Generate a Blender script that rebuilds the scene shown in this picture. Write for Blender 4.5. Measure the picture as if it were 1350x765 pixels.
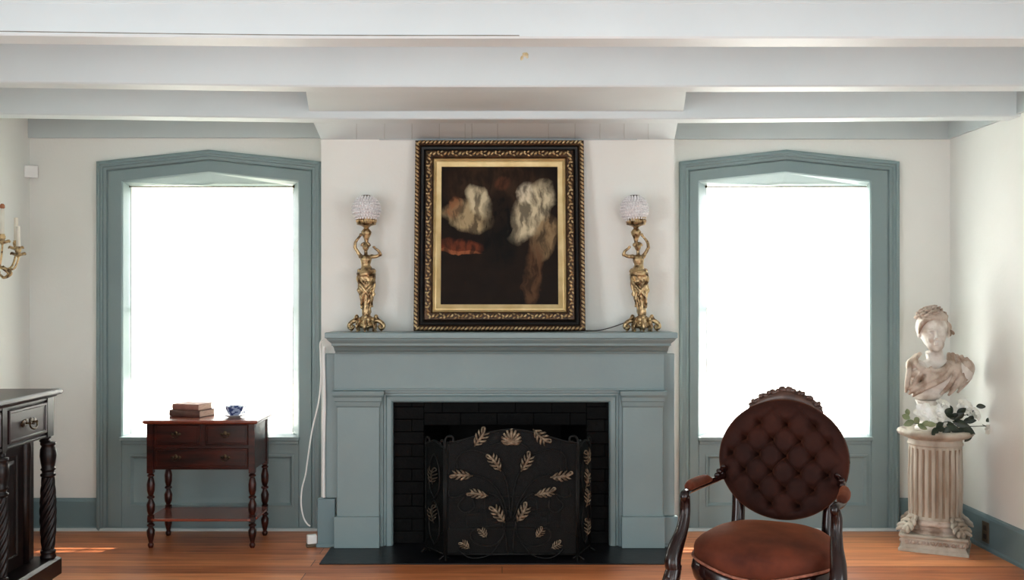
import bpy, bmesh, math, random
from mathutils import Vector, Matrix, Euler
PI = math.pi
random.seed(7)
for o in list(bpy.data.objects):
    bpy.data.objects.remove(o, do_unlink=True)
SC = bpy.context.scene
C = SC.collection

# ------------------------------------------------------------------ camera
F = 1312.0                      # focal length in pixels of a 1350x765 frame
VX, VY, CAMZ = 662.0, 398.0, 1.33
cam = bpy.data.cameras.new('camera'); co = bpy.data.objects.new('camera', cam); C.objects.link(co)
cam.sensor_width = 36.0; cam.sensor_fit = 'HORIZONTAL'; cam.lens = F / 1350 * 36
co.location = (0, 0, CAMZ); co.rotation_euler = (PI / 2, 0, 0)
cam.shift_x = (675 - VX) / 1350; cam.shift_y = (VY - 382.5) / 1350
cam.clip_start = 0.05; cam.clip_end = 200
SC.camera = co
def P(px, py, D):
    return Vector(((px - VX) * D / F, D, CAMZ - (py - VY) * D / F))
def X(px, D): return (px - VX) * D / F
def Z(py, D): return CAMZ - (py - VY) * D / F

# ------------------------------------------------------------------ light
SC.view_settings.view_transform = 'Standard'
SC.view_settings.look = 'None'
SC.view_settings.gamma = 1.0
SC.view_settings.use_curve_mapping = False
SC.view_settings.exposure = 0.08
W = bpy.data.worlds.new('sky'); SC.world = W; W.use_nodes = True
WB = W.node_tree.nodes['Background']
WB.inputs[0].default_value = (0.93, 0.97, 1.0, 1); WB.inputs[1].default_value = 2.2
def area(name, loc, rot, sx, sy, power, col=(1, 1, 1), portal=False):
    l = bpy.data.lights.new(name, 'AREA'); l.shape = 'RECTANGLE'; l.size = sx; l.size_y = sy
    l.energy = power; l.color = col
    if portal: l.cycles.is_portal = True
    o = bpy.data.objects.new(name, l); C.objects.link(o); o.location = loc; o.rotation_euler = rot
    return o
YB = 5.805                     # back wall
XL, XR = -2.757, 2.612
YF = -2.6                      # wall behind the camera
area('daylight_window_1', (-1.72, YB + 0.5, 1.3), (-PI / 2, 0, 0), 1.3, 1.9, 28, (0.95, 0.98, 1.0))
area('daylight_window_2', (1.66, YB + 0.5, 1.3), (-PI / 2, 0, 0), 1.3, 1.9, 66, (0.95, 0.98, 1.0))
# added fill lamps behind the camera, set in two added window frames
area('fill_rear_1', (-1.4, YF + 0.02, 1.1), (PI / 2, 0, 0), 1.0, 2.0, 42, (0.86, 0.95, 1.0))
area('fill_rear_2', (1.3, YF + 0.02, 1.1), (PI / 2, 0, 0), 1.0, 2.0, 50, (0.86, 0.95, 1.0))
# added fill lamps, out of view, on the left and right walls
area('fill_side_left', (XL + 0.02, 1.3, 1.05), (0, -PI / 2, 0), 1.9, 1.3, 88, (0.86, 0.95, 1.0))
area('fill_side_right', (XR - 0.02, 1.0, 1.05), (0, PI / 2, 0), 1.9, 1.3, 62, (0.86, 0.95, 1.0))
sun = bpy.data.lights.new('sun', 'SUN'); sun.energy = 45; sun.angle = 0.01; sun.color = (1, 0.93, 0.82)
so = bpy.data.objects.new('sun', sun); C.objects.link(so)
so.rotation_euler = Vector((-0.22, -0.40, -0.56)).to_track_quat('-Z', 'Y').to_euler()

# ------------------------------------------------------------------ materials
def srgb(r, g, b):
    f = lambda c: (c / 255 / 12.92) if c / 255 <= 0.04045 else ((c / 255 + 0.055) / 1.055) ** 2.4
    return (f(r), f(g), f(b), 1)
def mat(name, col, rough=0.5, metal=0.0, col2=None, nscale=6.0, stretch=(1, 1, 1), bump=0.0, bscale=40.0,
        coat=0.0, lo=0.35, hi=0.65, spec=None, detail=6):
    m = bpy.data.materials.new(name); m.use_nodes = True
    nt = m.node_tree; n = nt.nodes; l = nt.links; b = n['Principled BSDF']
    b.inputs['Base Color'].default_value = col; b.inputs['Roughness'].default_value = rough
    b.inputs['Metallic'].default_value = metal
    if coat: b.inputs['Coat Weight'].default_value = coat; b.inputs['Coat Roughness'].default_value = 0.15
    if spec is not None: b.inputs['Specular IOR Level'].default_value = spec
    tc = n.new('ShaderNodeTexCoord'); mp = n.new('ShaderNodeMapping'); mp.inputs['Scale'].default_value = stretch
    l.new(tc.outputs['Object'], mp.inputs[0])
    if col2:
        t = n.new('ShaderNodeTexNoise'); t.inputs['Scale'].default_value = nscale; t.inputs['Detail'].default_value = detail
        l.new(mp.outputs[0], t.inputs['Vector'])
        r = n.new('ShaderNodeValToRGB'); r.color_ramp.elements[0].position = lo; r.color_ramp.elements[1].position = hi
        r.color_ramp.elements[0].color = col; r.color_ramp.elements[1].color = col2
        l.new(t.outputs[0], r.inputs[0]); l.new(r.outputs[0], b.inputs['Base Color'])
    if bump:
        t2 = n.new('ShaderNodeTexNoise'); t2.inputs['Scale'].default_value = bscale; t2.inputs['Detail'].default_value = 4
        l.new(mp.outputs[0], t2.inputs['Vector'])
        bp = n.new('ShaderNodeBump'); bp.inputs['Strength'].default_value = bump; bp.inputs['Distance'].default_value = 0.01
        l.new(t2.outputs[0], bp.inputs['Height']); l.new(bp.outputs[0], b.inputs['Normal'])
    return m
M = {}
M['wall'] = mat('wall_plaster', srgb(226, 226, 220), 0.85, col2=srgb(232, 232, 227), nscale=1.5, bump=0.08, bscale=60)
M['white'] = mat('white_paint', srgb(212, 222, 225), 0.5, col2=srgb(206, 216, 219), nscale=2, bump=0.05, bscale=30)
M['teal'] = mat('grey_teal_paint', srgb(127, 145, 146), 0.38, col2=srgb(122, 140, 142), nscale=3, bump=0.05, bscale=50)
M['teal_dark'] = mat('baseboard_paint', srgb(112, 134, 138), 0.4, col2=srgb(104, 126, 131), nscale=3, bump=0.04)
M['cornice'] = mat('pale_grey_paint', srgb(192, 200, 200), 0.5, col2=srgb(186, 195, 196), nscale=3)
M['mahog'] = mat('mahogany', srgb(64, 23, 14), 0.3, col2=srgb(28, 10, 7), nscale=5, stretch=(1, 6, 6), coat=0.15, spec=0.3, bump=0.03, bscale=60)
M['mahog_top'] = mat('mahogany_top', srgb(138, 66, 46), 0.25, col2=srgb(104, 46, 32), nscale=5, stretch=(1, 7, 1), coat=0.4)
M['dark'] = mat('dark_stained_wood', srgb(15, 9, 9), 0.4, col2=srgb(28, 16, 15), nscale=6, stretch=(5, 1, 6), coat=0.1, spec=0.3, bump=0.03)
M['dark_drawer'] = mat('dark_stained_drawer_wood', srgb(50, 30, 30), 0.38, col2=srgb(30, 17, 18), nscale=7, stretch=(6, 1, 6), coat=0.15, spec=0.35)
M['chairwood'] = mat('carved_dark_wood', srgb(20, 8, 7), 0.2, col2=srgb(36, 14, 11), nscale=9, spec=0.4)
M['brass'] = mat('antique_brass', srgb(196, 170, 128), 0.34, 0.85, col2=srgb(84, 62, 40), nscale=38, lo=0.45, hi=0.64, bump=0.35, bscale=90)
M['brass_dark'] = mat('dark_brass', srgb(92, 76, 56), 0.4, 0.9, col2=srgb(40, 32, 24), nscale=40)
M['iron'] = mat('black_iron', srgb(14, 13, 12), 0.5, 0.2, spec=0.25, col2=srgb(26, 24, 22), nscale=30)
M['leafgold'] = mat('aged_gold_leaf', srgb(146, 128, 106), 0.5, 0.35, col2=srgb(78, 62, 46), nscale=50)
M['leafshade'] = mat('shaded_gold_leaf', srgb(70, 58, 44), 0.5, 0.3, col2=srgb(40, 32, 24), nscale=50)  # darker copy of the leaf gold: shade painted into the left wing's leaves
M['soot'] = mat('black_painted_brick', srgb(4, 4, 4), 0.65, spec=0.1, col2=srgb(10, 9, 9), nscale=12, bump=0.4, bscale=30)
M['slate'] = mat('black_slate', srgb(12, 12, 14), 0.35, spec=0.3, col2=srgb(24, 24, 27), nscale=8, bump=0.1, bscale=20)
M['gold'] = mat('gilt_carving', srgb(214, 190, 146), 0.36, 0.7, col2=srgb(150, 118, 78), nscale=45, bump=0.2, bscale=120)
M['goldbase'] = mat('dark_gilt_ground', srgb(84, 60, 38), 0.45, 0.5, col2=srgb(48, 33, 22), nscale=40)
M['goldpale'] = mat('pale_gilt_liner', srgb(212, 190, 140), 0.4, 0.45, col2=srgb(190, 164, 112), nscale=10)
M['black'] = mat('black_frame_paint', srgb(12, 9, 8), 0.35, spec=0.3, col2=srgb(22, 16, 12), nscale=20)
M['plastic'] = mat('white_plastic', srgb(235, 235, 232), 0.4, col2=srgb(228, 228, 226), nscale=4)
M['cord_dark'] = mat('dark_cord', srgb(52, 46, 40), 0.5, col2=srgb(40, 36, 32), nscale=20)
M['stone'] = mat('antiqued_plaster', srgb(218, 211, 203), 0.7, col2=srgb(168, 150, 134), nscale=11, lo=0.48, hi=0.72, bump=0.15, bscale=60)
M['stone_brown'] = mat('antiqued_plaster_drapery', srgb(196, 180, 166), 0.7, col2=srgb(146, 122, 104), nscale=14, lo=0.42, hi=0.62, bump=0.2, bscale=60)
M['stone_col'] = mat('antiqued_column_plaster', srgb(188, 179, 164), 0.7, col2=srgb(140, 124, 106), nscale=9, stretch=(1, 1, .3), lo=0.42, hi=0.70, bump=0.15, bscale=60)
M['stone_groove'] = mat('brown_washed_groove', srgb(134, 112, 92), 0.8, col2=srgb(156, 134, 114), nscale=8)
M['petal'] = mat('white_petal', srgb(253, 252, 248), 0.6, col2=srgb(236, 234, 220), nscale=20)
M['leafdark'] = mat('dark_green_leaf', srgb(20, 30, 22), 0.4, col2=srgb(40, 54, 38), nscale=25)
M['leafpale'] = mat('pale_green_leaf', srgb(140, 148, 112), 0.5, col2=srgb(108, 120, 84), nscale=25)
M['outlet'] = mat('brown_outlet_plate', srgb(96, 82, 66), 0.35, 0.3, col2=srgb(82, 70, 56), nscale=20)
M['candle'] = mat('ivory_candle_sleeve', srgb(226, 222, 210), 0.5, col2=srgb(214, 208, 194), nscale=10)
M['amber'] = mat('amber_bulb', srgb(172, 110, 70), 0.25, col2=srgb(150, 92, 56), nscale=20)
M['bookrose'] = mat('faded_rose_cover', srgb(122, 76, 66), 0.6, col2=srgb(146, 98, 84), nscale=18, bump=0.1)
M['bookbrown'] = mat('worn_brown_cover', srgb(70, 44, 36), 0.6, col2=srgb(96, 62, 52), nscale=18, bump=0.1)
M['pages'] = mat('aged_page_edges', srgb(222, 192, 172), 0.8, col2=srgb(186, 150, 130), nscale=30, stretch=(1, 1, 30))
M['woodpale'] = mat('sash_paint', srgb(228, 232, 232), 0.5, col2=srgb(220, 225, 226), nscale=3)

def curtain_material():
    m = bpy.data.materials.new('sheer_voile'); m.use_nodes = True
    n = m.node_tree.nodes; l = m.node_tree.links; n.clear()
    out = n.new('ShaderNodeOutputMaterial'); tr = n.new('ShaderNodeBsdfTranslucent'); df = n.new('ShaderNodeBsdfDiffuse')
    tp = n.new('ShaderNodeBsdfTransparent'); m1 = n.new('ShaderNodeMixShader'); m2 = n.new('ShaderNodeMixShader')
    tr.inputs[0].default_value = (0.93, 0.94, 0.95, 1); df.inputs[0].default_value = (0.9, 0.91, 0.92, 1)
    tc = n.new('ShaderNodeTexCoord'); mp = n.new('ShaderNodeMapping'); mp.inputs['Scale'].default_value = (9, 1, 0.8)
    nz = n.new('ShaderNodeTexNoise'); nz.inputs['Scale'].default_value = 3; nz.inputs['Detail'].default_value = 5
    mr = n.new('ShaderNodeMapRange'); mr.inputs['To Min'].default_value = 0.1; mr.inputs['To Max'].default_value = 0.3
    l.new(tc.outputs['Object'], mp.inputs[0]); l.new(mp.outputs[0], nz.inputs['Vector']); l.new(nz.outputs[0], mr.inputs[0])
    m1.inputs[0].default_value = 0.35
    l.new(tr.outputs[0], m1.inputs[1]); l.new(df.outputs[0], m1.inputs[2])
    l.new(mr.outputs[0], m2.inputs[0]); l.new(m1.outputs[0], m2.inputs[1]); l.new(tp.outputs[0], m2.inputs[2])
    l.new(m2.outputs[0], out.inputs[0])
    return m
M['curtain'] = curtain_material()

def glass_material(name, rough=0.0, tint=(1, 1, 1, 1), clear=0.9):
    m = bpy.data.materials.new(name); m.use_nodes = True
    n = m.node_tree.nodes; l = m.node_tree.links; n.clear()
    out = n.new('ShaderNodeOutputMaterial'); g = n.new('ShaderNodeBsdfGlossy'); t = n.new('ShaderNodeBsdfTransparent')
    g.inputs['Roughness'].default_value = 0.03; t.inputs[0].default_value = tint
    fw = n.new('ShaderNodeLayerWeight'); pw = n.new('ShaderNodeMath'); pw.operation = 'POWER'; pw.inputs[1].default_value = 5.0; l.new(fw.outputs['Facing'], pw.inputs[0])
    fr = n.new('ShaderNodeMath'); fr.operation = 'MULTIPLY_ADD'; fr.inputs[1].default_value = 0.7; fr.inputs[2].default_value = 0.04; l.new(pw.outputs[0], fr.inputs[0])
    mx = n.new('ShaderNodeMixShader'); l.new(fr.outputs[0], mx.inputs[0]); l.new(t.outputs[0], mx.inputs[1]); l.new(g.outputs[0], mx.inputs[2])
    l.new(mx.outputs[0], out.inputs[0])
    return m
M['glass'] = glass_material('window_glass')

def crystal_material():
    m = bpy.data.materials.new('crystal_beads'); m.use_nodes = True
    b = m.node_tree.nodes['Principled BSDF']
    b.inputs['Base Color'].default_value = srgb(232, 228, 228); b.inputs['Roughness'].default_value = 0.08
    b.inputs['Transmission Weight'].default_value = 0.08; b.inputs['Specular IOR Level'].default_value = 1.0; b.inputs['IOR'].default_value = 1.5
    n = m.node_tree.nodes; l = m.node_tree.links
    t = n.new('ShaderNodeTexNoise'); t.inputs['Scale'].default_value = 60
    r = n.new('ShaderNodeValToRGB'); r.color_ramp.elements[0].color = srgb(228, 222, 224); r.color_ramp.elements[1].color = srgb(253, 252, 252)
    tc = n.new('ShaderNodeTexCoord'); l.new(tc.outputs['Object'], t.inputs['Vector']); l.new(t.outputs[0], r.inputs[0]); l.new(r.outputs[0], b.inputs['Base Color'])
    return m
M['crystal'] = crystal_material()

def floor_material():
    m = bpy.data.materials.new('pine_floorboards'); m.use_nodes = True
    n = m.node_tree.nodes; l = m.node_tree.links; b = n['Principled BSDF']
    tc = n.new('ShaderNodeTexCoord')
    br = n.new('ShaderNodeTexBrick'); br.offset = 0.37; br.inputs['Scale'].default_value = 1.0
    br.inputs['Brick Width'].default_value = 2.6; br.inputs['Row Height'].default_value = 0.125
    br.inputs['Mortar Size'].default_value = 0.0022; br.inputs['Mortar Smooth'].default_value = 0.2
    br.inputs['Color1'].default_value = (0, 0, 0, 1); br.inputs['Color2'].default_value = (1, 1, 1, 1); br.inputs['Mortar'].default_value = (0.5, 0.5, 0.5, 1)
    l.new(tc.outputs['Object'], br.inputs['Vector'])
    mp = n.new('ShaderNodeMapping'); mp.inputs['Scale'].default_value = (1.2, 14, 1); l.new(tc.outputs['Object'], mp.inputs[0])
    nz = n.new('ShaderNodeTexNoise'); nz.inputs['Scale'].default_value = 2.2; nz.inputs['Detail'].default_value = 8; nz.inputs['Distortion'].default_value = 0.6
    l.new(mp.outputs[0], nz.inputs['Vector'])
    ad = n.new('ShaderNodeMath'); ad.operation = 'MULTIPLY_ADD'; ad.inputs[1].default_value = 0.38
    l.new(br.outputs[0], ad.inputs[0]); 
    s2 = n.new('ShaderNodeMath'); s2.operation = 'MULTIPLY'; s2.inputs[1].default_value = 0.7; l.new(nz.outputs[0], s2.inputs[0])
    l.new(s2.outputs[0], ad.inputs[2])
    r = n.new('ShaderNodeValToRGB'); e = r.color_ramp.elements
    e[0].position = 0.22; e[0].color = srgb(140, 70, 38); e[1].position = 0.75; e[1].color = srgb(232, 152, 98)
    k = e.new(0.48); k.color = srgb(196, 118, 74)
    l.new(ad.outputs[0], r.inputs[0])
    mx = n.new('ShaderNodeMixRGB'); mx.inputs[2].default_value = srgb(62, 30, 20)
    l.new(br.outputs['Fac'], mx.inputs[0]); l.new(r.outputs[0], mx.inputs[1]); l.new(mx.outputs[0], b.inputs['Base Color'])
    b.inputs['Roughness'].default_value = 0.3
    bp = n.new('ShaderNodeBump'); bp.inputs['Strength'].default_value = 0.25; bp.inputs['Distance'].default_value = 0.004
    iv = n.new('ShaderNodeMath'); iv.operation = 'SUBTRACT'; l.new(nz.outputs[0], iv.inputs[0]); l.new(br.outputs['Fac'], iv.inputs[1])
    l.new(iv.outputs[0], bp.inputs['Height']); l.new(bp.outputs[0], b.inputs['Normal'])
    return m
M['floor'] = floor_material()

def velvet(name, a, c):
    m = mat(name, a, 0.75, col2=c, nscale=7, lo=0.35, hi=0.7, bump=0.08, bscale=200)
    b = m.node_tree.nodes['Principled BSDF']; b.inputs['Sheen Weight'].default_value = 0.35
    b.inputs['Sheen Roughness'].default_value = 0.35; b.inputs['Sheen Tint'].default_value = srgb(200, 120, 80)
    b.inputs['Specular IOR Level'].default_value = 0.15
    return m
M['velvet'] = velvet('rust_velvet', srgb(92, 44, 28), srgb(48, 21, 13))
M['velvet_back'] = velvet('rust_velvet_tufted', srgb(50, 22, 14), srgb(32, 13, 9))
M['gimp'] = mat('gimp_braid', srgb(150, 92, 70), 0.7, col2=srgb(110, 62, 46), nscale=60, bump=0.3, bscale=200)

def porcelain():
    m = bpy.data.materials.new('blue_white_china'); m.use_nodes = True
    n = m.node_tree.nodes; l = m.node_tree.links; b = n['Principled BSDF']; b.inputs['Roughness'].default_value = 0.12
    tc = n.new('ShaderNodeTexCoord'); v = n.new('ShaderNodeTexNoise'); v.inputs['Scale'].default_value = 60; v.inputs['Detail'].default_value = 2
    l.new(tc.outputs['Object'], v.inputs['Vector'])
    r = n.new('ShaderNodeValToRGB'); r.color_ramp.interpolation = 'EASE'
    r.color_ramp.elements[0].position = 0.47; r.color_ramp.elements[0].color = srgb(46, 62, 112)
    r.color_ramp.elements[1].position = 0.56; r.color_ramp.elements[1].color = srgb(158, 172, 202)
    l.new(v.outputs[0], r.inputs[0]); l.new(r.outputs[0], b.inputs['Base Color'])
    return m
M['china'] = porcelain()
M['chinawhite'] = mat('white_china', srgb(226, 228, 234), 0.15, col2=srgb(214, 218, 228), nscale=8)

# ------------------------------------------------------------------ helpers
def BM(): return bmesh.new()
def link(name, bm, m, parent=None, smooth=False, bevel=0.0, mods=None, auto=None, loc=None):
    bmesh.ops.recalc_face_normals(bm, faces=bm.faces)
    me = bpy.data.meshes.new(name); bm.to_mesh(me); bm.free()
    for k in (m if isinstance(m, (list, tuple)) else [m]): me.materials.append(k)
    o = bpy.data.objects.new(name, me); C.objects.link(o)
    if parent is not None: o.parent = parent
    if smooth:
        for p in me.polygons: p.use_smooth = True
        if auto is not None:
            me.set_sharp_from_angle(angle=math.radians(auto))
    if bevel:
        b = o.modifiers.new('bevel', 'BEVEL'); b.width = bevel; b.segments = 2; b.limit_method = 'ANGLE'; b.angle_limit = 0.6
        b.harden_normals = False
    if loc is not None: o.location = loc
    return o
def empty(name, label, cat, loc=(0, 0, 0), rz=0.0, group=None, kind=None):
    o = bpy.data.objects.new(name, None); C.objects.link(o); o.location = loc; o.rotation_euler = (0, 0, rz)
    o.empty_display_size = 0.05
    if label: o['label'] = label
    if cat: o['category'] = cat
    if group: o['group'] = group
    if kind: o['kind'] = kind
    return o
def tag(o, label, cat, group=None, kind=None):
    o['label'] = label; o['category'] = cat
    if group: o['group'] = group
    if kind: o['kind'] = kind
    return o
def struct(name, bm, m, parent=None, label=None, **k):
    o = link(name, bm, m, parent, **k)
    if parent is None: o['kind'] = 'structure'; o['label'] = label or name.replace('_', ' '); o['category'] = name.split('_')[0]
    return o
def box(bm, x0, x1, y0, y1, z0, z1, mtx=None, mi=0):
    v = [bm.verts.new((x, y, z)) for x in (x0, x1) for y in (y0, y1) for z in (z0, z1)]
    fs = [(0, 1, 3, 2), (4, 6, 7, 5), (0, 4, 5, 1), (2, 3, 7, 6), (0, 2, 6, 4), (1, 5, 7, 3)]
    for f in fs:
        q = bm.faces.new([v[i] for i in f]); q.material_index = mi
    if mtx is not None:
        for q in v: q.co = mtx @ q.co
    return v
def grid_faces(bm, rows, closed_u=False, closed_v=False, mi=0, cap0=False, cap1=False):
    n = len(rows); k = len(rows[0])
    for i in range(n if closed_v else n - 1):
        a = rows[i]; b = rows[(i + 1) % n]
        for j in range(k if closed_u else k - 1):
            try:
                f = bm.faces.new((a[j], a[(j + 1) % k], b[(j + 1) % k], b[j])); f.material_index = mi
            except ValueError: pass
    if cap0: bm.faces.new(rows[0]).material_index = mi
    if cap1: bm.faces.new(rows[-1]).material_index = mi
def lathe(bm, prof, seg=24, c=(0, 0, 0), fn=None, mtx=None, caps=True, mi=0):
    rows = []
    for (r, z) in prof:
        row = []
        for j in range(seg):
            a = 2 * PI * j / seg
            rr = fn(r, z, a) if fn else r
            p = Vector((c[0] + rr * math.cos(a), c[1] + rr * math.sin(a), c[2] + z))
            if mtx is not None: p = mtx @ p
            row.append(bm.verts.new(p))
        rows.append(row)
    grid_faces(bm, rows, closed_u=True, mi=mi, cap0=caps, cap1=caps)
def spline(pts, n=8):
    pts = [Vector(p) for p in pts]
    if len(pts) < 3: return [pts[0].lerp(pts[-1], i / n) for i in range(n + 1)]
    q = [2 * pts[0] - pts[1]] + pts + [2 * pts[-1] - pts[-2]]
    out = []
    for i in range(1, len(q) - 2):
        for k in range(n):
            t = k / n; a, b, c, d = q[i - 1], q[i], q[i + 1], q[i + 2]
            out.append(0.5 * ((2 * b) + (c - a) * t + (2 * a - 5 * b + 4 * c - d) * t * t + (3 * b - a - 3 * c + d) * t ** 3))
    out.append(pts[-1]); return out
def tube(bm, pts, rad, seg=8, n=6, flat=None, smooth=True, mi=0, up=None):
    """rad: a number or a list per control point; flat=(scale, axis vector) squashes along an axis"""
    m = len(pts)
    ps = spline(pts, n) if smooth else [Vector(p) for p in pts]
    rs = rad if isinstance(rad, (list, tuple)) else [rad] * m
    def rr(i):
        t = i / (len(ps) - 1) * (m - 1); a = min(int(t), m - 2); return rs[a] + (rs[a + 1] - rs[a]) * (t - a)
    rows = []; nrm = None
    for i, p in enumerate(ps):
        d = (ps[min(i + 1, len(ps) - 1)] - ps[max(i - 1, 0)])
        if d.length < 1e-9: d = Vector((0, 0, 1))
        d.normalize()
        if nrm is None:
            nrm = d.orthogonal().normalized() if up is None else (Vector(up) - d * d.dot(Vector(up))).normalized()
        nrm = (nrm - d * nrm.dot(d))
        if nrm.length < 1e-6: nrm = d.orthogonal()
        nrm.normalize(); bn = d.cross(nrm)
        row = []
        for j in range(seg):
            a = 2 * PI * j / seg; o = (nrm * math.cos(a) + bn * math.sin(a)) * max(rr(i), 1e-4)
            if flat: ax = flat[1]; o = o - ax * (o.dot(ax) * (1 - flat[0]))
            row.append(bm.verts.new(p + o))
        rows.append(row)
    grid_faces(bm, rows, closed_u=True, cap0=True, cap1=True, mi=mi)
def ell(bm, c, r, rot=(0, 0, 0), u=14, v=9, mi=0):
    R = Euler(rot).to_matrix(); c = Vector(c)
    top = bm.verts.new(c + R @ Vector((0, 0, r[2]))); bot = bm.verts.new(c + R @ Vector((0, 0, -r[2])))
    rows = []
    for i in range(1, v):
        t = PI * i / v
        rows.append([bm.verts.new(c + R @ Vector((r[0] * math.sin(t) * math.cos(2 * PI * j / u), r[1] * math.sin(t) * math.sin(2 * PI * j / u), r[2] * math.cos(t)))) for j in range(u)])
    grid_faces(bm, rows, closed_u=True, mi=mi)
    for j in range(u):
        bm.faces.new((top, rows[0][j], rows[0][(j + 1) % u])).material_index = mi
        bm.faces.new((bot, rows[-1][(j + 1) % u], rows[-1][j])).material_index = mi
def offset_path(path, u, closed=False):
    n = len(path); out = []
    for i in range(n):
        p = Vector(path[i])
        def nm(a, b):
            d = (Vector(b) - Vector(a)).normalized(); return Vector((-d.y, d.x))
        if closed or 0 < i < n - 1:
            n0 = nm(path[i - 1], path[i]); n1 = nm(path[i], path[(i + 1) % n]); mm = (n0 + n1) / (1 + n0.dot(n1))
        elif i == 0: mm = nm(path[0], path[1])
        else: mm = nm(path[-2], path[-1])
        out.append(p + mm * u)
    return out
def sweep_xz(bm, path, prof, y0, closed=False, mi=0, caps=True):
    """moulding: path in the XZ plane, prof = (offset to the left of the path, height towards -Y)"""
    rings = []
    for (u, v) in prof:
        q = offset_path(path, u, closed)
        rings.append([bm.verts.new((p.x, y0 - v, p.y)) for p in q])
    grid_faces(bm, rings, closed_u=closed, mi=mi)
    if not closed and caps and len(prof) > 2:
        for k in (0, -1):
            try: bm.faces.new([r[k] for r in rings]).material_index = mi
            except ValueError: pass
def bridge_paths(bm, paths, mi=0):
    rings = [[bm.verts.new(p) for p in q] for q in paths]
    grid_faces(bm, rings, mi=mi)
def prism_xz(bm, poly, y0, y1, mi=0):
    a = [bm.verts.new((x, y0, z)) for x, z in poly]; b = [bm.verts.new((x, y1, z)) for x, z in poly]
    n = len(poly)
    bm.faces.new(a).material_index = mi; bm.faces.new(b[::-1]).material_index = mi
    for i in range(n): bm.faces.new((a[i], b[i], b[(i + 1) % n], a[(i + 1) % n])).material_index = mi
def remesh(o, voxel, smooth_iter=3, fac=0.6):
    r = o.modifiers.new('remesh', 'REMESH'); r.mode = 'VOXEL'; r.voxel_size = voxel; r.use_smooth_shade = True
    if smooth_iter:
        s = o.modifiers.new('smooth', 'SMOOTH'); s.iterations = smooth_iter; s.factor = fac
    return o

# ================================================================== SETTING
CEIL = 2.47
WT = 0.28
# window geometry: (outer left px, outer right px, inner left px, inner right px, apex px) on the back wall
WIN = [dict(o0=130, o1=424.5, f0=161, f1=395, i0=172.5, i1=387, ax=277),
       dict(o0=895, o1=1183, f0=920, f1=1148, i0=931, i1=1142, ax=1035)]
DI = YB + 0.10
for w in WIN:
    w['X0'] = X(w['o0'], YB); w['X1'] = X(w['o1'], YB); w['XA'] = X(w['ax'], YB)
    w['F0'] = X(w['f0'], YB); w['F1'] = X(w['f1'], YB)
    w['I0'] = X(w['i0'], DI); w['I1'] = X(w['i1'], DI)
ZC, ZA = Z(214, YB), Z(198.5, YB)          # casing shoulder and apex
ZFC, ZFA = Z(238.5, YB), Z(226.5, YB)      # inner face shoulder and apex
ZH = Z(245.5, DI)                          # head of the opening
ZS = 0.545                                 # sill

bm = BM(); box(bm, XL - 0.3, XR + 0.3, YF - 0.3, YB + WT, -0.1, 0)
struct('floor', bm, M['floor'], label='wide orange pine floorboards')
bm = BM(); box(bm, XL - 0.3, XR + 0.3, YF - 0.3, YB + WT, CEIL, CEIL + 0.1)
struct('ceiling', bm, M['white'], label='white boarded ceiling above the beams')
bm = BM()
for (ya, yb, ka, kb, e, ztop) in ((YB, DI + 0.002, 'F0', 'F1', 0.006, ZFA + 0.006), (DI + 0.002, YB + WT, 'I0', 'I1', -0.004, ZH)):
    xs = [XL - 0.3, WIN[0][ka] - e, WIN[0][kb] + e, WIN[1][ka] - e, WIN[1][kb] + e, XR + 0.3]
    for i in range(5):
        if i in (1, 3):
            box(bm, xs[i], xs[i + 1], ya, yb, 0, ZS - 0.02); box(bm, xs[i], xs[i + 1], ya, yb, ztop, CEIL)
        else: box(bm, xs[i], xs[i + 1], ya, yb, 0, CEIL)
struct('wall_back', bm, M['wall'], label='cream plaster back wall')
bm = BM(); box(bm, XL - 0.2, XL, YF, YB, 0, CEIL); struct('wall_left', bm, M['wall'], label='cream plaster left wall')
bm = BM(); box(bm, XR, XR + 0.2, YF, YB, 0, CEIL); struct('wall_right', bm, M['wall'], label='cream plaster right wall')
bm = BM(); box(bm, XL - 0.2, XR + 0.2, YF - 0.2, YF, 0, CEIL); struct('wall_front', bm, M['wall'], label='plaster wall behind the camera')
# chimney breast
BY = 5.436; BX0, BX1 = X(423.5, BY), X(889, BY); SOF = 2.217
FBX0, FBX1, FBZ = -0.594, 0.590, 0.805
bm = BM()
box(bm, BX0, FBX0 - 0.01, BY, YB, 0, CEIL); box(bm, FBX1 + 0.01, BX1, BY, YB, 0, CEIL); box(bm, FBX0 - 0.01, FBX1 + 0.01, BY, YB, FBZ + 0.01, CEIL)
bmesh.ops.remove_doubles(bm, verts=bm.verts, dist=1e-5)
struct('wall_chimney', bm, M['wall'], label='cream plaster chimney breast above the mantel')

# ceiling beams: long, very slightly sagging
def sag(x, amp, left):      # height above the nominal underside
    t = (x - XL) / (XR - XL)
    return (left * max(0, 1 - t / 0.33) ** 1.3)
def beam(name, y0, y1, left, right, label, bead=None):
    bm = BM(); n = 24; rows = []
    for i in range(n + 1):
        x = XL + (XR - XL) * i / n; t = i / n
        dz = left * max(0, 1 - t / 0.36) + right * max(0, (t - 0.7) / 0.3)
        z0 = 2.25 + dz; b = 0.006
        pr = [(y0, CEIL), (y0, z0 + b), (y0 + b, z0), (y1 - b, z0), (y1, z0 + b), (y1, CEIL)]
        if bead: pr = [(y0, CEIL), (y0, bead + 0.012), (y0 - 0.004, bead + 0.009), (y0 - 0.004, bead), (y0, bead - 0.003)] + pr[1:]
        rows.append([bm.verts.new((x, y, z)) for y, z in pr])
    grid_faces(bm, rows, closed_u=True, cap0=True, cap1=True)
    return struct(name, bm, M['white'], label=label)
beam('trim_1', 3.47, 3.595, 0.022, 0.0, 'white ceiling beam nearest the camera', bead=2.372)
beam('trim_2', 4.255, 4.37, 0.027, 0.004, 'white ceiling beam, second from the camera')
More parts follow.
